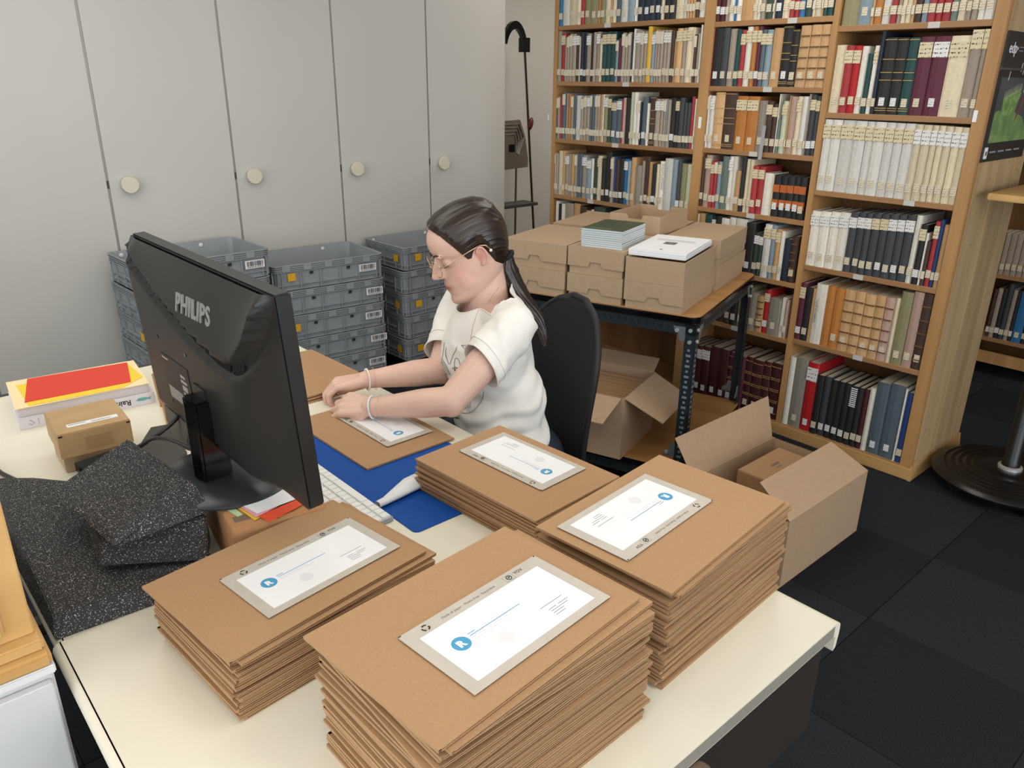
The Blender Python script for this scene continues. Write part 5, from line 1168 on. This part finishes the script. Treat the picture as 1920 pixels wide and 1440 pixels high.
for v in bm.verts:
    f, l, u = Hinv(v.co); c = base.copy()
    if abs(l) < .1 and -.13 < u < .15 and -.12 < f < .14:
        g = math.exp(-((f - .098)/.02)**2 - ((abs(l))/.021)**2 - ((u + .052)/.0085)**2); c = c.lerp(lip, min(1, g*1.8)); g = math.exp(-((u + .0515)/.0016)**2 - (l/.024)**2)*(f > .07); c = c.lerp(Vector((.22, .06, .05)), .7*g)
        g = math.exp(-((f - .06)/.035)**2 - ((abs(l) - .05)/.025)**2 - ((u + .022)/.026)**2); c = c.lerp(cheek, .42*g)
        if abs(l) > .072:
            c = c.lerp(earc, .6); g = math.exp(-((f + .004)/.008)**2 - ((u - .004)/.015)**2); c = c.lerp(Vector(lin('#a8655a')[:3]), .6*g)  # ear flush, then the hollow's shade painted darker for depth
        g = math.exp(-((u + .012)/.016)**2 - (l/.02)**2 - ((f - .11)/.02)**2); c = c.lerp(cheek, .35*g)
        g = math.exp(-((u - .006)/.006)**2 - ((abs(l) - .031)/.018)**2) * (f > .06); c = c.lerp(Vector((.16, .07, .05)), .55*g)
    else:
        for T, d_, n_ in TIPS:
            if (v.co - T).length < .02: c = c.lerp(cheek, .35)
    vc[v.index] = (c.x, c.y, c.z, 1)
bm.verts.index_update()
for fce in bm.faces:
    fce.smooth = True
    for lp_ in fce.loops: lp_[col_l] = vc[lp_.vert.index]
BV_body = BVHTree.FromBMesh(bm)
bmesh.ops.translate(bm, verts=bm.verts, vec=-PO); bm.to_mesh(me); bm.free()
me.materials.clear(); me.materials.append(M_skin)
def link(name, me_, parent, mt=None):
    if mt: me_.materials.clear(); me_.materials.append(mt)
    o = bpy.data.objects.new(name, me_); COL.objects.link(o); o.parent = parent; return o
link('body', me, per)
def addp(name, mb, mt, parent=per, smooth='all', fix=True):
    mb.v = [tuple(Vector(p) - PO) for p in mb.v]; return mb.build(name, mt, parent, smooth=smooth, fix=fix)
# finger nails
for T, d_, n_ in TIPS:
    b = MB(); side_ = d_.cross(n_).normalized(); nn_ = side_.cross(d_).normalized()
    if nn_.dot(n_) < 0: nn_ = -nn_
    ell(b, T + nn_*.0078 - d_*.002, .0052, .0042, .0013, d_, side_, nn_, 10); addp('finger_nail', b, mat('nail', '#e3b8a8', .3))
# ------------------------------------------------------------ T-shirt
sh = MB()
ell(sh, NB + FD*.035 - UP*.165, .118, .155, .15, n=28)
ell(sh, NB + FD*.075 - UP*.185 + LD*.06, .07, .075, .075); ell(sh, NB + FD*.075 - UP*.185 - LD*.06, .07, .075, .075)
ell(sh, (1.372, 1.572, .70), .115, .15, .15, n=28); ell(sh, (1.338, 1.588, .675), .11, .14, .12, n=28); ell(sh, (1.378, 1.57, .585), .125, .165, .12, n=28)
cap(sh, NB + FD*.02 - UP*.10, .115, Vector((1.376, 1.572, .62)), .112, 20)
cap(sh, SL - UP*.008 - LD*.014, .057, SR - UP*.008 + LD*.014, .057, 20); cap(sh, NB - UP*.02 + FD*.004, .070, NB + UP*.03 + FD*.018, .060, 20)
cap(sh, NB - UP*.03 + LD*.05, .06, SL - LD*.02, .055, 16); cap(sh, NB - UP*.03 - LD*.05, .06, SR + LD*.02, .055, 16)
me, bm = remesh(sh, .0055, 6, 'person_shirt')
def cutaway(bm, co, no, test):
    fcs = [f for f in bm.faces if test(f.calc_center_median())]; ge = set(fcs)
    for f in fcs: ge.update(f.edges); ge.update(f.verts)
    bmesh.ops.bisect_plane(bm, geom=list(ge), plane_co=co, plane_no=no)
    dl = [f for f in bm.faces if test(f.calc_center_median()) and (f.calc_center_median() - co).dot(no) > 0]
    bmesh.ops.delete(bm, geom=dl, context='FACES')
neck_n = (UP*.93 + FD*.42).normalized(); co_n = NB + FD*.03 + UP*.004
cutaway(bm, co_n, neck_n, lambda c: ((c - NB - FD*.02) - UP*(c - NB).z).length < .15 and abs((c - NB).dot(LD)) < .125 and c.z > .93)
for v in bm.verts:
    p = v.co; n_ = v.normal
    t = p.dot(LD)*6 + p.z*30 + 5*noise.noise(p*9); w_ = noise.noise(Vector((p.x*14, p.y*14, p.z*26)))*.0045 + math.sin(t*2.2)*.0016*(.6 + noise.noise(p*6))
    low = max(0, min(1, (.86 - p.z)/.12)); w_ += low*math.sin(p.z*95 + 7*noise.noise(p*7) + p.dot(FD)*28)*.0035
    v.co += n_*w_
for _ in range(2): bmesh.ops.smooth_vert(bm, verts=[v for v in bm.verts if not v.is_boundary], factor=.4, use_axis_x=True, use_axis_y=True, use_axis_z=True)
for f in bm.faces: f.smooth = True
bm.normal_update(); BV_shirt = BVHTree.FromBMesh(bm)
edge_loops = [e for e in bm.edges if e.is_boundary]
HEMS = {}
for e in edge_loops:
    c_ = (e.verts[0].co + e.verts[1].co)/2; k_ = 0
    cap(HEMS.setdefault(k_, MB()), e.verts[0].co, .0022, e.verts[1].co, .0022, 5)
bmesh.ops.translate(bm, verts=bm.verts, vec=-PO); bm.to_mesh(me); bm.free()
M_shirt = mat('white_cotton', '#eceae4', .85, var=.015, vs=20, bump=.25, bs=90)
shirt = link('t_shirt', me, per, M_shirt)
for S, E, q_ in ((SL, EL, .54), (SR, ER, .80)):
    d = (E - S).normalized(); a1 = (UP - d*UP.dot(d)).normalized(); a2 = d.cross(a1); vs = []; n = 44; m_ = 22
    for i in range(m_ + 1):
        t = i/m_; c = S - d*.03 + d*((E - S).length*q_ + .03)*t; r = .0495 + .010*smooth(0, .35, t) + .0035*t
        for k in range(n):
            a = 2*PI*k/n; fold = .0028*math.sin(a*3 + t*9 + 2*noise.noise(Vector((a, t*4, 1.7)))) + .0035*noise.noise(Vector((math.cos(a)*2.2, math.sin(a)*2.2, t*7)))
            vs.append(c + (a1*math.cos(a) + a2*math.sin(a))*(r + fold*smooth(.1, .4, t)*(1 if t < .93 else .6)) - d*.018*math.cos(a)*t)
    sl_ = MB(); sl_.add(vs, [(i*n + k, i*n + (k + 1) % n, (i + 1)*n + (k + 1) % n, (i + 1)*n + k) for i in range(m_) for k in range(n)])
    hm = MB().tube([v for v in vs[m_*n:]] + [vs[m_*n]], .0024, 6); hm2 = MB().tube([v + (v - (S + d*((E - S).length*q_)))*.012 for v in vs[(m_ - 3)*n:(m_ - 2)*n]] + [vs[(m_ - 3)*n]], .0009, 5)
    so_ = addp('sleeve', sl_, M_shirt, shirt); md = so_.modifiers.new('thick', 'SOLIDIFY'); md.thickness = .002
    addp('sleeve_hem', hm, M_shirt, shirt); addp('sleeve_stitching', hm2, mat('stitch', '#dcdad4', .9), shirt)
md = shirt.modifiers.new('thick', 'SOLIDIFY'); md.thickness = .0025; md.offset = -1
for k_, hem in HEMS.items(): addp(('neck_hem', 'sleeve_hem', 'sleeve_hem')[k_], hem, M_shirt, shirt)
# print on the shirt: pen lines laid on the cloth
def onshirt(px, py, bv=None, lift=.0012):
    d = ray(px, py).normalized(); hit = (bv or BV_shirt).ray_cast(CP, d)
    return hit[0] + hit[1]*lift if hit[0] else None
def line(pts, r, name, mt, parent, ox=810, oy=640, sc=7.575, bv=None):
    q = []
    for (a, b_), (c, d) in zip(pts, pts[1:]):
        for k in range(5): q.append(onshirt(ox + (a + (c - a)*k/5)/sc, oy + (b_ + (d - b_)*k/5)/sc, bv))
    q.append(onshirt(ox + pts[-1][0]/sc, oy + pts[-1][1]/sc, bv))
    seg = []
    for p in q + [None]:
        if p is None or (seg and (p - seg[-1]).length > .03):
            if len(seg) > 1: addp(name, MB().tube(seg, r, 4), mt, parent)
            seg = [p] if p is not None else []
        else: seg.append(p)
M_pr = mat('print_ink', '#4a4644', .8)
for pts in ([(208, 95), (195, 150), (205, 210), (215, 235)], [(195, 190), (240, 320), (262, 320)], [(355, 80), (340, 130), (300, 200), (262, 320)], [(325, 420), (322, 300), (332, 245), (355, 236), (380, 255), (398, 310), (400, 350)], [(140, 235), (200, 330), (270, 480)], [(135, 260), (190, 350), (255, 480)], [(135, 290), (180, 370), (235, 480)], [(180, 10), (170, 120), (150, 235)], [(290, 385), (330, 362), (370, 378), (320, 392), (290, 385)], [(320, 400), (345, 430), (335, 400)], [(130, 430), (165, 450), (150, 500), (135, 540)], [(200, 450), (215, 500), (190, 545)], [(735, 700), (728, 790), (690, 870), (630, 945), (560, 1002), (500, 1022), (430, 1015), (365, 985)], [(515, 870), (513, 925), (525, 945), (543, 925), (547, 870)], [(497, 905), (480, 945), (430, 972), (370, 985)]): line(pts, .0006, 'print_line', M_pr, shirt)
line([(420, 55), (490, 60), (500, 95), (460, 100), (420, 55)], .0006, 'print_bird', M_pr, shirt); line([(512, 60), (508, 110), (495, 140)], .0016, 'print_bird', mat('print_dark2', '#2d2220', .7), shirt)
for s_, px_, py_, sz in (('BE SUN', 851, 783, .0135), ('THE MOON', 848, 794.5, .0115)):
    a, b_ = onshirt(px_, py_), onshirt(px_ + 14, py_ + 3.2); c = onshirt(px_ + 3, py_ - 7)
    if a and b_ and c: o = text(s_, sz, M_pr, shirt, a - PO, b_ - a, c - a, 'print_lettering', .0002, .0006)
line([(912, 556), (900, 575), (887, 610), (880, 650)], .0006, 'necklace', mat('fine_gold', '#dcb998', .35, metal=.3), per, 0, 0, 1)
line([(935, 538), (925, 552), (916, 566)], .0006, 'necklace', MATS['fine_gold'], per, 0, 0, 1, BV_body)
# ------------------------------------------------------------ hair
def uline(f): return lerp_tab([(-.12, -.062), (-.055, -.055), (-.032, -.03), (-.018, .012), (-.004, .028), (.010, .020), (.02, .006), (.03, .006), (.042, .03), (.052, .052), (.066, .08), (.08, .098), (.095, .106)], f)
TIE = Vector((-.074, .006, -.046))
hb = MB(); NA, NB_ = 220, 130; vs = []; hv = []
for j in range(NB_ + 1):
    u = -.085 + (.123 + .085)*(j/NB_)
    for k in range(NA):
        a = 2*PI*k/NA; x, y = head_pt(u, a, 0.0); d = u - uline(x)
        t = smooth(-.007, .004, d); off = -.010 + t*.0118 + .0105*smooth(-.002, .045, d)
        az = math.atan2(y, (u - TIE.z)*1.0 + .0) ; rib = math.sin(az*70 + 4*noise.noise(Vector((x*8, y*8, u*8)))) + .7*math.sin(az*151)
        off += t*.00035*rib
        if x > .005 and u > .05: off -= t*.0035*math.exp(-((y - .006)/.0032)**2)
        x2, y2 = head_pt(u, a, off); uu = u + .011*t*smooth(.07, .123, u)
        vs.append(H(x2, y2, uu)); n1 = noise.noise(Vector((az*14, x*6, 3.3))); hv.append(.55 + .5*n1 + .12*rib)
fs = [(j*NA + k, j*NA + (k + 1) % NA, (j + 1)*NA + (k + 1) % NA, (j + 1)*NA + k) for j in range(NB_) for k in range(NA)] + [tuple(range(NB_*NA, (NB_ + 1)*NA))]
hb.add(vs, fs)
M_hair = mat('dark_brown_hair', '#2c201b', .34, attr='Col', spec=.55)
def hair_col(o, vals):
    ca = o.data.color_attributes.new('Col', 'FLOAT_COLOR', 'POINT'); a_, b_ = Vector(lin('#120d0b')[:3]), Vector(lin('#35271f')[:3]); buf = []
    for v in vals: c = a_.lerp(b_, max(0, min(1, v))); buf += [c.x, c.y, c.z, 1]
    ca.data.foreach_set('color', buf)
ho = addp('hair', hb, M_hair, per); hair_col(ho, hv)
pt = MB().tube([H(head_pt(u_, 0.075*(1 if u_ < .1 else 1.0), .0085*smooth(.088, .11, u_) + .001)[0], .0062, u_ + .009*smooth(.09, .123, u_)) for u_ in [.097 + .026*k/12 for k in range(13)]], .0011, 6); addp('parting', pt, mat('scalp', '#b9998a', .6), ho)
# ponytail
T0 = H(*TIE)
path = [H(-.05, .0, -.01), T0, Wp(950, 507, 2.145), Wp(966, 545, 2.165), Wp(984, 572, 2.17), Wp(1004, 596, 2.175), Wp(1017, 622, 2.18), Wp(1022, 650, 2.185)]
rs = [.036, .0165, .030, .030, .027, .021, .014, .005]
P2, R2 = [], []
for i in range(len(path) - 1):
    a, b_, c, d = path[max(i - 1, 0)], path[i], path[i + 1], path[min(i + 2, len(path) - 1)]
    for k in range(9):
        t = k/9; P2.append(.5*((2*b_) + (c - a)*t + (2*a - 5*b_ + 4*c - d)*t*t + (-a + 3*b_ - 3*c + d)*t**3)); R2.append(rs[i] + (rs[i + 1] - rs[i])*smooth(0, 1, t))
P2.append(path[-1]); R2.append(rs[-1])
pb = MB(); n = 72; pv = []; up_ = None; vs = []
for i, p in enumerate(P2):
    t = (P2[min(i + 1, len(P2) - 1)] - P2[max(i - 1, 0)]).normalized(); up_ = (up_ if up_ else LD); up_ = (up_ - t*up_.dot(t)).normalized(); sd = t.cross(up_)
    for k in range(n):
        a = 2*PI*k/n; tw = a + i*.02; g = math.sin(tw*13) + .6*math.sin(tw*29 + 1); rr_ = R2[i]*(1 + .05*g + .10*noise.noise(Vector((math.cos(tw)*1.6, math.sin(tw)*1.6, i*.09))))
        vs.append(p + (up_*math.cos(a)*.85 + sd*math.sin(a))*rr_); pv.append(.5 + .35*noise.noise(Vector((math.cos(tw)*5, math.sin(tw)*5, i*.03))) + .15*g)
fs = [(i*n + k, i*n + (k + 1) % n, (i + 1)*n + (k + 1) % n, (i + 1)*n + k) for i in range(len(P2) - 1) for k in range(n)] + [tuple(range(n))[::-1], tuple(range((len(P2) - 1)*n, len(P2)*n))]
pb.add(vs, fs); po_ = addp('ponytail', pb, M_hair, ho); hair_col(po_, pv)
tie = MB(); ax = (path[2] - path[0]).normalized(); a1 = ax.orthogonal().normalized(); a2 = ax.cross(a1)
tie.tube([T0 + (a1*math.cos(2*PI*k/24) + a2*math.sin(2*PI*k/24))*(.0185 + .002*math.sin(k*2.1)) for k in range(25)], .0065, 8); addp('hair_tie', tie, M_gloss if False else mat('hair_tie', '#141212', .8), ho)
for s in (1, -1):                                                                        # brows and lashes
    b = MB(); b.tube([H(.0985, s*.012, .035), H(.0985, s*.022, .0395), H(.0945, s*.034, .042), H(.084, s*.047, .037)], [.0014, .0026, .0023, .0008], 8); addp('eyebrow', b, M_hair if False else mat('brow', '#35251d', .7), per)
    b = MB(); b.tube([H(.0838, s*.018, .0085), H(.088, s*.026, .0055), H(.0868, s*.036, .0055), H(.079, s*.046, .0095)], [.0005, .0011, .0011, .0005], 5); addp('eyelashes', b, mat('lash', '#1c1412', .6), per)
# ------------------------------------------------------------ glasses, jewellery
M_gold2 = mat('rose_gold_wire', '#d8b9a0', .25, metal=.8)
gl = bpy.data.objects.new('glasses', None); COL.objects.link(gl); tag(gl, 'thin rose-gold wire glasses worn by the seated person', 'glasses'); gl.location = HC
def addg(name, mb, mt): mb.v = [tuple(Vector(p) - HC) for p in mb.v]; return mb.build(name, mt, gl, smooth='all', fix=True)
for s in (1, -1):
    rim = [H(.112 - .012*(abs(math.cos(t)*.027 + .033*1)/.06)**2*1.0, s*(.035 + .0245*math.cos(t)), .011 + .0215*math.sin(t)) for t in [2*PI*k/28 for k in range(29)]]
    addg('rim', MB().tube(rim, .0014, 6), M_gold2)
    lens = MB(); c0 = sum(rim[:-1], Vector())/28; lens.add([c0] + rim[:-1], [(0, i + 1, (i + 1) % 28 + 1) for i in range(28)]); addg('lens', lens, mat('clear_lens', '#ffffff', .02, trans=1.0, spec=.5, alpha=.18))
    addg('temple_arm', MB().tube([H(.101, s*.0595, .016), H(.085, s*.074, .018), H(.02, s*.082, .028), H(-.008, s*.084, .030)], .0015, 6), M_gold2)
    addg('temple_tip', MB().tube([H(-.008, s*.084, .030), H(-.022, s*.083, .024), H(-.03, s*.081, .008)], .0019, 6), M_gold2)
    addg('tip_cover', MB().ball(H(-.029, s*.083, .007), .0042, 10), mat('pearl_white', '#efe9df', .3))
addg('bridge', MB().tube([H(.112, .011, .013), H(.1165, .004, .017), H(.1165, -.004, .017), H(.112, -.011, .013)], .0011, 6), M_gold2)
MB_e = MB().ball(H(.001, .082, -.018), .002, 8); addp('ear_stud', MB_e, M_steel)
def bracelet(E, W, t, r, beads, label, mt):
    d = (W - E).normalized(); c = E.lerp(W, t); a1 = d.orthogonal().normalized(); a2 = d.cross(a1); b = MB()
    if beads:
        for k in range(beads): a = 2*PI*k/beads; b.ball(c + (a1*math.cos(a) + a2*math.sin(a))*r, .0028, 8)
    else: b.tube([c + (a1*math.cos(2*PI*k/32) + a2*math.sin(2*PI*k/32))*r + d*.004*math.sin(2*PI*k/32) for k in range(33)], .0007, 5)
    b.v = [tuple(Vector(p) - c) for p in b.v]; o = b.build('bracelet', mt, None, smooth='all', fix=True, loc=c); tag(o, label, 'bracelet')
bracelet(EL, WL, .97, .0285, 42, 'white bead bracelet on the wrist over the kraft envelope', mat('bead_white', '#dfe6ea', .25))
bracelet(EL, WL, .87, .0305, 0, 'thin rose-gold chain above the white bead bracelet', MATS['fine_gold'])
bracelet(ER, WR, .97, .0285, 40, 'pale shell bracelet on the farther wrist', mat('bead_shell', '#efe6dc', .3))
bracelet(ER, WR, .88, .0305, 0, 'thin chain bracelet on the farther wrist', MATS['fine_gold'])
# ------------------------------------------------------------ trousers and shoes (under the desk)
tr = MB(); HIP = Vector((1.42, 1.56, .53)); ell(tr, HIP - UP*.01, .135, .17, .1)
feet = []
for s in (1, -1):
    hp = HIP + LD*s*.085; kn_ = hp + FD*.40 + LD*s*.03 + UP*.0; kn_.z = .55; ft = kn_ + FD*.02; ft.z = .10
    cap(tr, hp, .092, kn_, .062, 16); cap(tr, kn_, .06, ft, .045, 16); feet.append(ft)
me, bm = remesh(tr, .009, 3, 'trousers')
for f in bm.faces: f.smooth = True
bmesh.ops.translate(bm, verts=bm.verts, vec=-PO); bm.to_mesh(me); bm.free()
link('trousers', me, per, mat('dark_denim', '#232a38', .85, var=.1, vs=150))
for ft in feet:
    b = MB(); ell(b, ft + FD*.05 - UP*.055, .13, .045, .044); addp('shoe', b, mat('shoe_black', '#1d1d1f', .5))
# ------------------------------------------------------------ office chair
CC = Vector((1.366, 1.618, 0)); CF_ = FD
oc = thing('office_chair', 'black mesh-backed office chair the person sits on', 'chair', CC)
def C3(f, l, z): return FD*f + LD*l + UP*z
b = MB(); n = 20; vs = []
P_ = rrect(.46, .46, .09, 5)
b.hexa([C3(x + .03, y, .385) for x, y in P_], [C3(x + .03, y, .43) for x, y in P_]); b.build('seat', mat('chair_fabric', '#19191b', .9, bump=.3, bs=400), oc, bevel=.012, fix=True)
bk2 = MB(); NI, NJ = 18, 22; vs = []
for k in (0, 1):
    for i in range(NI + 1):
        for j in range(NJ + 1):
            a, v = -1 + 2*i/NI, j/NJ; hw = .215*math.sqrt(max(.03, 1 - max(0, (v - .5)/.5)**2.6))*(1 - .15*(1 - v)**2)
            vs.append(C3(-.205 + .03*a*a*(hw/.215)**2 - .035*(v - .4)**2*2 - .05*v - k*.018, a*hw, .46 + .50*v))
w = NJ + 1; m_ = (NI + 1)*w; fs = []
for i in range(NI):
    for j in range(NJ): a = i*w + j; fs += [(a, a + 1, a + w + 1, a + w), (m_ + a, m_ + a + w, m_ + a + w + 1, m_ + a + 1)]
for i in range(NI): a = i*w; fs += [(a, a + w, m_ + a + w, m_ + a), (a + NJ + w, a + NJ, m_ + a + NJ, m_ + a + NJ + w)]
for j in range(NJ): a = j; fs += [(a + 1, a, m_ + a, m_ + a + 1)]; a = NI*w + j; fs += [(a, a + 1, m_ + a + 1, m_ + a)]
bk2.add(vs, fs); bo = bk2.build('backrest', mat('chair_mesh', '#1b1c1d', .85, bump=.5, bs=900, var=.15, vs=700), oc, smooth='all', fix=True)
rim_ = []
for j in range(NJ + 1): rim_.append(Vector(vs[NI*w + j]) - FD*.009)
for i in range(NI, -1, -1): rim_.append(Vector(vs[i*w + NJ]) - FD*.009)
for j in range(NJ, -1, -1): rim_.append(Vector(vs[j]) - FD*.009)
MB().tube(rim_, .011, 8).build('backrest_piping', mat('chair_piping', '#161617', .6), bo, smooth='all')
MB().tube([C3(-.25, 0, .62), C3(-.26, 0, .45), C3(-.15, 0, .36), C3(0, 0, .36)], .022, 10).build('back_bracket', M_black, oc, smooth=True)
MB().cyl(C3(0, 0, .10), C3(0, 0, .384), .028, 20).build('gas_lift', M_gloss, oc, smooth=True)
for k in range(5):
    a = 2*PI*k/5 + .3; d_ = Vector((math.cos(a), math.sin(a), 0))
    lg = MB().tube([UP*.10, d_*.15 + UP*.085, d_*.29 + UP*.06], [.028, .022, .016], 8).build('star_leg', M_black, oc, smooth=True)
    sd = Vector((-d_.y, d_.x, 0)); c_ = d_*.29 + UP*.028
    MB().cyl(c_ - sd*.018, c_ + sd*.018, .028, 16).build('castor', M_black, lg, smooth=True)
